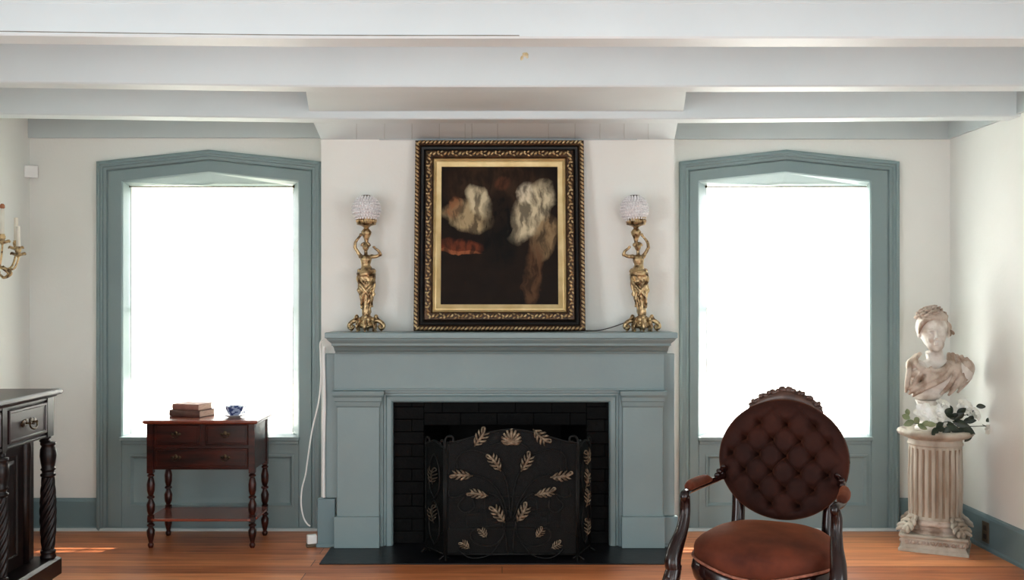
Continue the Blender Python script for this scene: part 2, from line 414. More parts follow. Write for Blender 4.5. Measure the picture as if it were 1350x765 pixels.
beam('trim_3', 5.01, 5.13, 0.028, 0.014, 'white ceiling beam nearest the back wall')
beam('trim_4', 2.68, 2.80, 0.02, 0.0, 'white ceiling beam above the camera')
# joint strip let into the nearest beam
bm = BM(); tube(bm, [(XL + 0.01, 3.470, 2.288), (-0.9, 3.470, 2.262), (0.06, 3.470, 2.2585)], 0.002, seg=6)
struct('trim_11', bm, mat('grey_gap', srgb(150, 150, 144), .8, col2=srgb(120, 118, 110), nscale=8), label='thin dark seam along the nearest ceiling beam')
bm = BM()
for k in range(6):
    ell(bm, (0.095 + 0.012 * math.sin(k * 2.1), 4.254, 2.2500 + 0.13 + 0.01 * math.cos(k * 1.7)), (0.009, 0.002, 0.006), (0, k, 0))
tag(link('peeling_paint', bm, mat('peeled_paint_tan', srgb(206, 188, 140), 0.8, col2=srgb(230, 222, 196), nscale=60)), 'small tan patch of peeled paint on the second white ceiling beam', 'paint patch')
# chimney soffit between the beams
bm = BM()
box(bm, X(403, 4.37), X(905, 4.37), 4.37, 5.01, 2.262, 2.30)
for k, vv in enumerate(bm.verts):
    if vv.co.y > 4.9: vv.co.x = X(407.5, 5.01) if vv.co.x < 0 else X(901, 5.01); vv.co.z += 0.028
# soffit flaps beside the breast
v = [P(414, 162.5, 5.13), P(889, 162.5, 5.13), P(886, 183.5, 5.432), P(424, 183.5, 5.432)]
v = [Vector((-0.972, 5.13, 2.252)), Vector((0.905, 5.13, 2.252)), Vector((BX1, BY - 0.001, SOF)), Vector((BX0, BY - 0.001, SOF))]
lo = [bm.verts.new(p) for p in v]; hi = [bm.verts.new(p + Vector((0, 0, 0.03))) for p in v]
bm.faces.new(lo); bm.faces.new(hi)
for i in range(4): bm.faces.new((lo[i], lo[(i + 1) % 4], hi[(i + 1) % 4], hi[i]))
struct('trim_5', bm, M['white'], label='white boxed soffit over the chimney breast')
bm = BM()
for px in (470, 507, 543, 579, 613, 622, 656, 723, 758, 791, 823, 855):
    a = Vector((X(px, 5.14), 5.14, 2.252)); b = Vector((X(px, 5.432), 5.432, SOF))
    tube(bm, [a, b], 0.0022, seg=5, smooth=False)
tube(bm, [(X(500, 5.43), 5.43, SOF - 0.001), (X(840, 5.43), 5.43, SOF - 0.001)], 0.004, seg=5, smooth=False)
struct('trim_12', bm, M['cornice'], label='thin seams between the soffit boards')
# cornice boards
bm = BM(); box(bm, XL, BX0, YB - 0.022, YB, Z(182.5, YB), CEIL); struct('trim_6', bm, M['cornice'], label='pale grey board along the top of the back wall, left', bevel=0.003)
bm = BM(); box(bm, BX1, XR, YB - 0.022, YB, Z(184, YB), CEIL); struct('trim_7', bm, M['cornice'], label='pale grey board along the top of the back wall, right', bevel=0.003)
bm = BM(); box(bm, XR - 0.022, XR, YF, YB - 0.022, Z(184, YB), CEIL); struct('trim_8', bm, M['cornice'], label='pale grey board along the top of the right wall', bevel=0.003)
# baseboards
def bboard(name, x0, x1, y0, y1, axis, label):
    bm = BM(); h = 0.186
    prof = [(0, 0), (0.026, 0), (0.026, 0.012), (0.016, 0.022), (0.016, h - 0.02), (0.011, h - 0.008), (0.004, h), (0, h)]
    rows = []
    if axis == 'x':
        for x in (x0, x1): rows.append([bm.verts.new((x, y0 - u, z)) for u, z in prof])
    elif axis == 'r':
        for y in (y0, y1): rows.append([bm.verts.new((x0 - u, y, z)) for u, z in prof])
    else:
        for y in (y0, y1): rows.append([bm.verts.new((x0 + u, y, z)) for u, z in prof])
    grid_faces(bm, rows, closed_u=True, cap0=True, cap1=True)
    struct(name, bm, M['teal_dark'], label=label)
bboard('baseboard_back', XL, WIN[0]['X0'], YB, 0, 'x', 'grey blue baseboard left of the left window')
bboard('baseboard_back_right', WIN[1]['X1'], XR, YB, 0, 'x', 'grey blue baseboard right of the right window')
bboard('baseboard_right', XR, 0, 1.8, YB - 0.026, 'r', 'grey blue baseboard along the right wall')
bboard('baseboard_left', XL, 0, 2.1, YB - 0.026, 'l', 'grey blue baseboard along the left wall')

for nm_, xa_, xb_, yy_ in (('trim_13', XL + .001, BX0 - .03, YB), ('trim_14', BX1 + .03, XR - .03, YB)):
    bm = BM(); rows = [[bm.verts.new((x, yy_ - .026 - u, z)) for u, z in ((0, 0), (.014, 0), (.014, .004), (.010, .012), (.004, .016), (0, .016))] for x in (xa_, xb_)]
    grid_faces(bm, rows, closed_u=True, cap0=True, cap1=True); struct(nm_, bm, M['cornice'], label='pale shoe moulding at the foot of the back wall, %s of the fireplace' % ('left' if nm_ == 'trim_13' else 'right'))
# ------------------------------------------------------------------ windows
def make_window(i, w):
    x0, x1, xa = w['X0'], w['X1'], w['XA']
    root = empty('window_%d' % (i + 1), ['tall left window with teal pointed casing and apron panel', 'tall right window with teal pointed casing and apron panel'][i], 'window', (0, 0, 0), kind='structure')
    path = [(x0, 0), (x0, ZC), (xa, ZA), (x1, ZC), (x1, 0)]
    prof = [(0, 0), (0, 0.034), (-0.012, 0.040), (-0.020, 0.040), (-0.022, 0.031), (-0.034, 0.031), (-0.037, 0.022), (-0.052, 0.022), (-0.056, 0.012), (-0.059, 0.008), (-0.062, 0.014)]
    bm = BM()
    sweep_xz(bm, path, prof, YB, caps=False)
    a = [Vector((p.x, YB - 0.014, p.y)) for p in offset_path(path, -0.062)]
    f = [Vector((w['F0'], YB - 0.014, 0)), Vector((w['F0'], YB - 0.014, ZFC)), Vector((xa, YB - 0.014, ZFA)), Vector((w['F1'], YB - 0.014, ZFC)), Vector((w['F1'], YB - 0.014, 0))]
    bridge_paths(bm, [a, f])
    # bead, then splayed reveal
    f1 = [Vector((w['F0'] + .008, YB - 0.004, 0)), Vector((w['F0'] + .008, YB - 0.004, ZFC - .008)), Vector((xa, YB - 0.004, ZFA - .008)), Vector((w['F1'] - .008, YB - 0.004, ZFC - .008)), Vector((w['F1'] - .008, YB - 0.004, 0))]
    g = [Vector((w['I0'], DI, 0)), Vector((w['I0'], DI, ZH)), Vector((xa, DI, ZH)), Vector((w['I1'], DI, ZH)), Vector((w['I1'], DI, 0))]
    bridge_paths(bm, [f, f1, g])
    link('casing', bm, M['teal'], root)
    # apron with recessed panel
    bm = BM(); yA = YB - 0.0125
    rx0, rx1, rz0, rz1 = X(w['i0'] - 1, YB), X(w['i1'] + 1, YB), Z(668, YB), Z(599, YB)
    ax0, ax1 = w['F0'] + 0.004, w['F1'] - 0.004
    rect = [(rx0, rz0), (rx0, rz1), (rx1, rz1), (rx1, rz0)]      # clockwise seen from the camera: left normal is outward
    outer = [(ax0, 0.0), (ax0, ZS - 0.045), (ax1, ZS - 0.045), (ax1, 0.0)]
    oa = [bm.verts.new((x, yA, z)) for x, z in outer]; ia = [bm.verts.new((x, yA, z)) for x, z in rect]
    grid_faces(bm, [oa, ia], closed_u=True)
    sweep_xz(bm, rect, [(0, 0), (0, 0.006), (-0.010, 0.008), (-0.016, 0.001), (-0.024, -0.009), (-0.05, -0.010)], yA, closed=True)
    q = offset_path(rect, -0.05, True); bm.faces.new([bm.verts.new((p.x, yA + 0.010, p.y)) for p in q])
    link('apron_panel', bm, M['teal'], root)
    bm = BM()
    for (s0, s1, yy, z0, z1) in ((w['F0'] - 0.004, w['F1'] + 0.004, YB - 0.040, ZS - 0.022, ZS), (w['F0'] + 0.006, w['F1'] - 0.006, YB - 0.024, ZS - 0.045, ZS - 0.022)):
        box(bm, s0, s1, yy, YB - 0.002 if z1 < ZS else DI + 0.04, z0, z1)
    link('sill', bm, M['teal'], root, bevel=0.004)
    # sashes
    ys = DI + 0.07; fx0, fx1 = w['I0'] - 0.01, w['I1'] + 0.01; zm = (ZS + ZH) / 2
    def sash(nm, z0, z1, y):
        bm = BM(); t = 0.03
        box(bm, fx0, fx0 + t, y, y + 0.03, z0, z1); box(bm, fx1 - t, fx1, y, y + 0.03, z0, z1)
        box(bm, fx0 + t, fx1 - t, y, y + 0.03, z0, z0 + t); box(bm, fx0 + t, fx1 - t, y, y + 0.03, z1 - t, z1)
        for k in (1, 2):
            xm = fx0 + (fx1 - fx0) * k / 3; box(bm, xm - 0.007, xm + 0.007, y + 0.006, y + 0.024, z0 + t, z1 - t)
        zz = (z0 + z1) / 2
        for k in range(3):
            xa_, xb_ = fx0 + (fx1 - fx0) * k / 3 + 0.007, fx0 + (fx1 - fx0) * (k + 1) / 3 - 0.007
            if k == 0: xa_ = fx0 + t
            if k == 2: xb_ = fx1 - t
            box(bm, xa_, xb_, y + 0.006, y + 0.024, zz - 0.007, zz + 0.007)
        s = link('sash', bm, M['woodpale'], root)
        bm = BM(); box(bm, fx0 + t * 0.9, fx1 - t * 0.9, y + 0.014, y + 0.017, z0 + t * 0.9, z1 - t * 0.9)
        link('pane', bm, M['glass'], s)
    sash('lower', ZS, zm + 0.015, ys); sash('upper', zm - 0.015, ZH, ys + 0.032)
    return root
for i, w in enumerate(WIN): make_window(i, w)

# plain window frames added out of view around the four fill lamps
def added_window(n, label, x, y, w_, h_, axis, zc):
    root = empty('window_%d' % n, label, 'window', kind='structure'); t = .07
    for nm_, a, b, c, d, th in (('casing', -w_ / 2 - t, -w_ / 2, zc - h_ / 2 - t, zc + h_ / 2 + t, .03), ('casing', w_ / 2, w_ / 2 + t, zc - h_ / 2 - t, zc + h_ / 2 + t, .03), ('casing', -w_ / 2, w_ / 2, zc + h_ / 2, zc + h_ / 2 + t, .03), ('sill', -w_ / 2, w_ / 2, zc - h_ / 2 - t * .6, zc - h_ / 2, .04), ('muntin', -w_ / 2, w_ / 2, zc - .015, zc + .015, .025), ('muntin', -.012, .012, zc - h_ / 2, zc + h_ / 2, .03)):
        bm = BM()
        if axis == 'y': box(bm, x + a, x + b, y, y + th + .01, max(c, .001), d)
        else: box(bm, min(x, x + axis * (th + .01)), max(x, x + axis * (th + .01)), y + a, y + b, max(c, .001), d)
        link(nm_, bm, M['teal'], root)
added_window(3, 'added window frame around a fill lamp behind the camera, left', -1.4, YF, 1.0, 2.0, 'y', 1.1)
added_window(4, 'added window frame around a fill lamp behind the camera, right', 1.3, YF, 1.0, 2.0, 'y', 1.1)
added_window(5, 'added window frame around a fill lamp on the left wall', XL, 1.3, 1.3, 1.9, 1, 1.05)
added_window(6, 'added window frame around a fill lamp on the right wall', XR, 1.0, 1.3, 1.9, -1, 1.05)

# unseen slab added outside to keep high sun off the windows
bm = BM(); box(bm, XL - 1.0, XR + 1.5, YB + WT + 0.001, YB + WT + 0.93, 2.42, 2.5)
struct('trim_9', bm, M['white'], label='added unseen slab blocking high sun outside the windows')
bm = BM(); box(bm, XL - 6, XR + 6, YB + WT + 0.01, YB + 14, -0.4, -0.3)
struct('floor_outside', bm, mat('pale_ground', srgb(190, 190, 170), 0.9, col2=srgb(160, 168, 140), nscale=2), label='pale ground outside')

# ------------------------------------------------------------------ curtains
def make_curtain(i, w):
    lab = ['sheer white curtain over the left window behind the small table', 'sheer white curtain over the right window beside the bust'][i]
    yc = DI - 0.012
    root = empty('sheer_curtain', lab, 'curtain', ((w['I0'] + w['I1']) / 2, yc, ZS), group=None)
    x0 = w['I0'] + 0.012 - root.location.x; x1 = w['I1'] - 0.008 - root.location.x; top = ZH - 0.006 - ZS
    bm = BM(); nx, nz = 150, 26; rows = []; rnd = random.Random(3 + i)
    ph = [rnd.uniform(0, 6) for _ in range(6)]
    for a in range(nz + 1):
        t = a / nz; z = 0.010 + (top - 0.010) * t; row = []
        for b in range(nx + 1):
            s = b / nx; x = x0 + (x1 - x0) * s
            amp = 0.004 + 0.006 * (1 - t)
            y = amp * (math.sin(62 * s + ph[0] + 0.6 * math.sin(9 * s + ph[1]) + 0.5 * t) + 0.5 * math.sin(113 * s + ph[2]) * t + 0.4 * math.sin(23 * s + ph[3] + t))
            ed = (0.010 * math.sin(5 * t + ph[4])) * (abs(2 * s - 1) ** 6) * (1 - t)
            hem = 0.004 * math.sin(31 * s + ph[5]) * (1 - t) ** 8
            row.append(bm.verts.new((x + ed, y, z + hem)))
        rows.append(row)
    grid_faces(bm, rows)
    link('panel', bm, M['curtain'], root, smooth=True)
    bm = BM(); r = w['I0'] - root.location.x; tube(bm, [(r - 0.006, -0.006, top + 0.001), (x1 + 0.012, -0.006, top + 0.001)], 0.0035, seg=8, smooth=False)
    for s in (r - 0.004, x1 + 0.012): ell(bm, (s, -0.006, top + 0.001), (0.007, 0.007, 0.008))
    link('curtain_rod', bm, M['brass_dark'], root)
for i, w in enumerate(WIN): make_curtain(i, w)

# ================================================================== FIREPLACE
fp = empty('fireplace', 'grey teal wooden fireplace mantel with pilasters around a black firebox', 'fireplace', (0, BY, 0))
def F_(name, bm, m, bevel=0.003, parent=None, smooth=False, **k):
    o = link(name, bm, m, parent or fp, bevel=bevel, smooth=smooth, **k)
    if parent is None: o.matrix_parent_inverse = Matrix.Translation((0, -BY, 0))
    return o
bpy.context.view_layer.update()
# shelf with moulded edge, returned on both ends
def shelf():
    bm = BM(); z1 = 1.170
    prof = [(0.266, 1.170), (0.270, 1.166), (0.270, 1.142), (0.262, 1.138), (0.258, 1.130), (0.246, 1.118), (0.238, 1.112), (0.236, 1.100), (0.205, 1.098), (0.165, 1.088), (0.140, 1.070), (0.118, 1.062), (0.112, 1.052), (0.076, 1.050)]
    xl, xr = -0.922, 0.912
    rings = []
    for d, z in prof:
        k = 0.270 - d
        rings.append([bm.verts.new(p) for p in ((xl + min(k, .03) , BY - 0.0005, z), (xl + min(k, .03), BY - d, z), (xr - min(k, .03), BY - d, z), (xr - min(k, .03), BY - 0.0005, z))])
    grid_faces(bm, rings, cap0=True, cap1=True)
    return bm
F_('mantel_shelf', shelf(), M['teal'], bevel=0)
yf = 5.362
bm = BM(); box(bm, -0.907, 0.874, yf, BY - 0.0005, 0.852, 1.052)
box(bm, -0.907, 0.874, yf - 0.006, yf, 0.852, 0.862)
F_('frieze', bm, M['teal'])
def pilaster(x0, x1, c0, c1, b0, b1):
    bm = BM(); box(bm, x0, x1, yf, BY - 0.0005, 0.17, 0.852); p = F_('pilaster', bm, M['teal'])
    bm = BM()
    pr = [(0.0, 0.760), (0.006, 0.768), (0.010, 0.790), (0.016, 0.796), (0.018, 0.815), (0.030, 0.828), (0.032, 0.846), (0.030, 0.851)]
    rings = [[bm.verts.new(q) for q in ((x0 - d * (x0 - c0) / 0.032 , BY - 0.002, z), (x0 - d * (x0 - c0) / 0.032, yf - d - 0.001, z), (x1 + d * (c1 - x1) / 0.032, yf - d - 0.001, z), (x1 + d * (c1 - x1) / 0.032, BY - 0.002, z))] for d, z in pr]
    grid_faces(bm, rings, cap0=True, cap1=True)
    link('capital', bm, M['teal'], p)
    bm = BM(); box(bm, b0, b1, yf - 0.022, BY - 0.002, 0.006, 0.174)
    link('plinth', bm, M['teal'], p, bevel=0.003)
pilaster(-0.891, -0.662, -0.913, -0.634, -0.903, -0.659)
pilaster(0.650, 0.866, 0.634, 0.884, 0.643, 0.874)
# backing boards at the outer edges and corner blocks
bm = BM(); box(bm, BX0 + 0.012, -0.893, BY - 0.03, BY - 0.0005, 0.264, 1.048); F_('side_board', bm, M['teal'])
bm = BM(); box(bm, 0.868, BX1 - 0.004, BY - 0.03, BY - 0.0005, 0.167, 1.048); F_('side_board', bm, M['teal'])
for a, b in ((BX0 - 0.012, -0.905), (0.876, BX1 + 0.01)):
    bm = BM(); box(bm, a, b, BY - 0.05, BY - 0.0005, 0.0, 0.262 if a < 0 else 0.165); box(bm, a - 0.006, b, BY - 0.058, BY - 0.05 + 0.02, 0.0, 0.02)
    F_('corner_block', bm, M['teal_dark'])
# inner moulded trim
bm = BM()
sweep_xz(bm, [(-0.662, 0.006), (-0.662, 0.852), (0.650, 0.852), (0.650, 0.006)], [(0, 0), (0, 0.05), (-0.016, 0.050), (-0.020, 0.034), (-0.030, 0.034), (-0.038, 0.044), (-0.060, 0.040), (-0.068, 0.030), (-0.069, -0.004), (-0.05, -0.004)], BY, caps=True)
for vv in bm.verts: vv.co.z = max(vv.co.z, 0.006); vv.co.z = min(vv.co.z, 0.853)
F_('opening_trim', bm, M['teal'], bevel=0)
# hearth
bm = BM(); box(bm, -0.925, 0.888, 5.03, YB - 0.004, 0.0, 0.006)
tag(link('hearth_slab', bm, M['slate'], bevel=0.002), 'black slate hearth slab on the floor in front of the firebox', 'hearth')
# black brick surround and firebox
bm = BM(); yS = BY + 0.01; bh = 0.068; rnd = random.Random(5)
def brick_face(x0, x1, z0, z1, y, w=0.2, thick=0.03):
    r = 0; z = z0
    while z < z1 - 0.01:
        zt = min(z + bh, z1) - 0.003; x = x0 - (w / 2 if r % 2 else 0)
        while x < x1 - 0.01:
            a = max(x, x0) + 0.0012; b = min(x + w, x1) - 0.0012
            if b - a > 0.012: box(bm, a, b, y + rnd.uniform(-0.003, 0.002), y + thick, z, zt)
            x += w
        z += bh; r += 1
OX0, OX1, OZ = X(560, 5.5), X(772, 5.5), 0.655
brick_face(FBX0, OX0, 0.008, FBZ, yS); brick_face(OX1, FBX1, 0.008, FBZ, yS); brick_face(OX0, OX1, OZ, FBZ, yS)
box(bm, FBX0 - 0.02, OX0, yS + 0.028, yS + 0.06, 0.008, FBZ + 0.05); box(bm, OX1, FBX1 + 0.02, yS + 0.028, yS + 0.06, 0.008, FBZ + 0.05)
box(bm, OX0, OX1, yS + 0.028, yS + 0.06, OZ - 0.005, FBZ + 0.05)
F_('brick_surround', bm, M['soot'], bevel=0.002)
bm = BM(); y0, y1 = yS + 0.06, YB - 0.004
a = [bm.verts.new(p) for p in ((OX0, y0, 0.0065), (OX0 + 0.12, y1, 0.0065), (OX1 - 0.12, y1, 0.0065), (OX1, y0, 0.0065))]
b = [bm.verts.new((v.co.x, v.co.y, OZ)) for v in a]
b[1].co.z = b[2].co.z = OZ + 0.02
for i in range(3): bm.faces.new((a[i], a[i + 1], b[i + 1], b[i]))
bm.faces.new(b)
F_('firebox', bm, M['soot'], bevel=0)
# a dull metal damper shelf line, logs
bm = BM()
for (xa, xb, yy, zz, r) in ((-0.2, 0.25, 5.61, 0.10, 0.042), (-0.14, 0.27, 5.70, 0.10, 0.045), (-0.1, 0.2, 5.655, 0.18, 0.038)):
    tube(bm, [(xa, yy, zz), ((xa + xb) / 2, yy + 0.015, zz + 0.006), (xb, yy - 0.01, zz)], [r, r * 1.05, r * 0.9], seg=10)
for xx in (-0.1, 0.2):
    box(bm, xx - 0.01, xx + 0.01, 5.56, 5.75, 0.035, 0.055); box(bm, xx - 0.012, xx + 0.012, 5.56, 5.58, 0.006, 0.16); box(bm, xx - 0.012, xx + 0.012, 5.73, 5.75, 0.006, 0.05)
tag(link('fire_grate', bm, M['iron'], smooth=True, auto=40), 'dark iron grate with charred logs behind the fire screen', 'fire grate')

# ------------------------------------------------------------------ fire screen
YS = 5.10
def leaf_shape(bm, p, ang, L, wd, nrm=Vector((0, -1, 0)), ux=Vector((1, 0, 0)), uz=Vector((0, 0, 1))):
    """acanthus leaf in relief: spine with curled lobes; ang = direction of the tip"""
    d = ux * math.cos(ang) + uz * math.sin(ang); s = ux * -math.sin(ang) + uz * math.cos(ang)
    def q(a, b, h): return p + d * (a * L) + s * (b * wd) + nrm * (h * L)
    fl = (0.6, nrm)
    tube(bm, [q(-.55, 0, .02), q(-.2, -.05, .10), q(.15, .0, .15), q(.42, .16, .12), q(.55, .45, .07), q(.48, .75, .05), q(.38, .62, .05)], [.03 * L, .075 * L, .075 * L, .06 * L, .045 * L, .04 * L, .022 * L], seg=7, n=3, flat=fl)
    for k, (t, b, rr_, bk) in enumerate(((-.34, .75, .045, .02), (-.12, 1.0, .050, .04), (.10, .95, .048, .06), (.28, .70, .042, .08))):
        for sg in (1, -1):
            tube(bm, [q(t - .10, .04 * sg, .06), q(t, b * .45 * sg, .15), q(t + .10, b * .85 * sg, .12), q(t + .19, b * 1.05 * sg, .05)], [rr_ * L * .8, rr_ * L * 1.25, rr_ * L * 1.1, rr_ * L * .3], seg=6, n=3, flat=fl)
fs = empty('fire_screen', 'black iron folding fire screen with gold leaf scrollwork in front of the fireplace', 'fire screen', (0.05, YS, 0.006))
def SP(zx, zy):      # zoomed detail coordinates -> point on the main panel, in the screen's own frame
    v = P(560 + zx / 3.4, 540 + zy / 3.4, YS); return v - Vector((0.05, YS, 0.006))
def screen_panel(name, ox, x0, x1, zc, za, mtx, strong=True):
    """frame of one panel in local x/z, top curved"""
    bm = BM(); t = 0.006
    def T(p): return mtx @ Vector(p)
    ptop = []
    for i in range(17):
        s = i / 16; x = x0 + (x1 - x0) * s; z = zc + (za - zc) * (0.5 - 0.5 * math.cos(2 * PI * s)) ** 0.8
        ptop.append(T((x, 0, z)))
    tube(bm, ptop, 0.0055, seg=8, smooth=False)
    tube(bm, [T((x0, 0, zc - 0.01)), T((x0, 0, 0.004))], 0.006, seg=8, smooth=False)
    tube(bm, [T((x1, 0, zc - 0.01)), T((x1, 0, 0.004))], 0.006, seg=8, smooth=False)
    tube(bm, [T((x0, 0, 0.03)), T((x1, 0, 0.03))], 0.005, seg=8, smooth=False)
    for xx, sg in ((x0, 1), (x1, -1)):
        tube(bm, [T((xx, 0, zc - .03)), T((xx - sg * .004, 0, zc + .012)), T((xx + sg * .010, 0, zc + .034)), T((xx + sg * .034, 0, zc + .030)), T((xx + sg * .036, 0, zc + .008)), T((xx + sg * .018, 0, zc + .008))], [.006, .006, .0065, .0065, .007, .006], seg=8)
        tube(bm, [T((xx, -.03, .004)), T((xx, 0, .02)), T((xx, .03, .004))], 0.005, seg=6)
    f = link('frame', bm, M['iron'], fs, smooth=True)
    bm = BM(); k = [T((x0, .004, .03))]
    vs = [bm.verts.new(T((x0, .004, .03)))] + [bm.verts.new(p + (mtx.to_3x3() @ Vector((0, .004, 0)))) for p in ptop] + [bm.verts.new(T((x1, .004, .03)))]
    bm.faces.new(vs)
    link('mesh', bm, M['mesh'], fs)
def mesh_material():
    m = bpy.data.materials.new('fine_wire_mesh'); m.use_nodes = True
    n = m.node_tree.nodes; l = m.node_tree.links; b = n['Principled BSDF']; b.inputs['Specular IOR Level'].default_value = 0.2
    b.inputs['Base Color'].default_value = srgb(16, 15, 14); b.inputs['Roughness'].default_value = 0.5; b.inputs['Metallic'].default_value = 0.3
    out = n['Material Output']; tp = n.new('ShaderNodeBsdfTransparent'); mx = n.new('ShaderNodeMixShader')
    nz = n.new('ShaderNodeTexNoise'); nz.inputs['Scale'].default_value = 6; mr = n.new('ShaderNodeMapRange'); mr.inputs['To Min'].default_value = 0.80; mr.inputs['To Max'].default_value = 0.84
    l.new(nz.outputs[0], mr.inputs[0]); l.new(mr.outputs[0], mx.inputs[0])
    l.new(tp.outputs[0], mx.inputs[1]); l.new(b.outputs[0], mx.inputs[2]); l.new(mx.outputs[0], out.inputs['Surface'])
    return m
M['mesh'] = mesh_material()
sx0, sx1 = X(588, YS) - 0.05, X(760.5, YS) - 0.05
I4 = Matrix.Identity(4)
screen_panel('main', 0, sx0, sx1, 0.600, 0.668, I4)
angR = math.atan2(0.19, 0.079)
MR = Matrix.Translation((sx1 + 0.006, 0, 0)) @ Matrix.Rotation(angR, 4, 'Z')
ML = Matrix.Translation((sx0 - 0.006, 0, 0)) @ Matrix.Rotation(PI - math.atan2(0.17, 0.11), 4, 'Z')
screen_panel('right', 0, 0.006, 0.20, 0.575, 0.60, MR)
screen_panel('left', 0, 0.006, 0.20, 0.575, 0.60, ML)
leaves = [((250, 125), 0.95, .10, .05), ((520, 120), -0.75, .10, .05),
          ((315, 235), 2.15, .10, .045), ((455, 235), 1.05, .10, .045), ((165, 292), 3.05, .105, .04), ((612, 297), 0.1, .105, .04),
          ((238, 376), 2.95, .10, .036), ((540, 371), 0.2, .10, .036), ((330, 466), 2.2, .10, .045), ((438, 461), 1.0, .10, .045),
          ((262, 550), 2.2, .055, .035), ((515, 550), 0.9, .055, .035), ((180, 604), 2.5, .055, .035), ((590, 606), 0.5, .055, .035)]
for (c, an, L, wd) in leaves:
    bm = BM(); leaf_shape(bm, SP(*c) + Vector((0, -0.012, 0)), an, L, wd * 0.62); link('leaf', bm, M['leafgold'], fs, smooth=True)
# shell
bm = BM(); sc = SP(388, 150) + Vector((0, -0.012, 0))
for k in range(-4, 5):
    a = PI / 2 + k * 0.33; L = 0.075 - 0.006 * abs(k) * 0.9
    tube(bm, [sc, sc + Vector((math.cos(a) * L * .6, -.008, math.sin(a) * L * .6)), sc + Vector((math.cos(a) * L, -.004, math.sin(a) * L))], [.004, .009, .006], seg=7, n=3)
for sg in (1, -1): tube(bm, [sc, sc + Vector((sg * .03, -.004, -.004)), sc + Vector((sg * .042, -.004, .012)), sc + Vector((sg * .03, -.004, .02))], [.007, .007, .006, .003], seg=7, n=3)
ell(bm, sc, (.014, .008, .011))
link('shell_ornament', bm, M['leafgold'], fs, smooth=True)
stems = [[(385, 500), (378, 400), (365, 320), (345, 270)], [(385, 500), (395, 400), (405, 330), (425, 280)],
         [(370, 480), (350, 400), (290, 320), (215, 290)], [(400, 480), (430, 400), (490, 315), (560, 292)],
         [(370, 500), (350, 440), (330, 395), (290, 375)], [(400, 500), (425, 440), (450, 395), (490, 372)],
         [(370, 640), (362, 560), (350, 520), (352, 500)], [(395, 640), (400, 560), (405, 520), (405, 500)],
         [(280, 200), (210, 180), (150, 210), (145, 270)], [(480, 200), (560, 180), (625, 200), (635, 270)],
         [(290, 165), (340, 148), (420, 148), (460, 170), (470, 200)], [(180, 390), (150, 430), (180, 460), (220, 440), (215, 400)], [(590, 390), (620, 430), (590, 460), (556, 440), (560, 400)],
         [(360, 500), (350, 570), (300, 610), (230, 600), (205, 560), (230, 530), (262, 540)], [(405, 500), (420, 570), (470, 610), (540, 600), (565, 560), (545, 530), (515, 540)],
         [(340, 590), (290, 650), (210, 665), (155, 630), (165, 600)], [(430, 590), (480, 650), (560, 665), (615, 630), (605, 600)],
         [(110, 360), (110, 385), (140, 392), (180, 378)], [(650, 360), (652, 385), (620, 392), (590, 378)]]
bm = BM()
for s in stems: tube(bm, [SP(*p) + Vector((0, -0.006, 0)) for p in s], 0.0036, seg=6, n=6)
link('scrollwork', bm, M['iron'], fs, smooth=True)
for (MM, s) in ((MR, 1), (ML, -1)):
    ux = (MM.to_3x3() @ Vector((1, 0, 0))).normalized(); nr = (MM.to_3x3() @ Vector((0, -1 * s, 0))).normalized()
    bm = BM()
    for z0, z1 in ((0.30, 0.53), (0.06, 0.29)):
        cx = 0.10; pts = [(cx, z0), (cx - .05, z0 + .06), (cx - .05, z1 - .07), (cx, z1), (cx + .05, z1 - .07), (cx + .05, z0 + .06), (cx, z0)]
        tube(bm, [MM @ Vector((a, -0.006 * s, b)) for a, b in pts], 0.004, seg=6)
    link('scrollwork', bm, M['iron'], fs, smooth=True)
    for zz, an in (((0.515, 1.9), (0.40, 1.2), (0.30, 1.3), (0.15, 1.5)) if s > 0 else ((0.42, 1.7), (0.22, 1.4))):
        bm = BM(); leaf_shape(bm, MM @ Vector((0.10, 0, zz)) + nr * 0.012, an, .085, .05, nrm=nr, ux=ux); link('leaf', bm, M['leafgold'] if s > 0 else M['leafshade'], fs, smooth=True)

# ================================================================== PAINTING
pt = empty('framed_painting', 'dark oil painting in ornate gold and black frame leaning above the mantel', 'painting', (X(658.5, 5.28), 5.28, 1.1765))
pt.rotation_euler = (math.radians(-6.3), 0, 0)
PW, PH = 0.9135 / 2, 1.036
def rect_path(i): return [(-PW + i, i), (-PW + i, PH - i), (PW - i, PH - i), (PW - i, i)]
def fr(name, prof, m, smooth=True):
    bm = BM(); sweep_xz(bm, rect_path(0), prof, 0, closed=True); return link(name, bm, m, pt, smooth=smooth, auto=35)
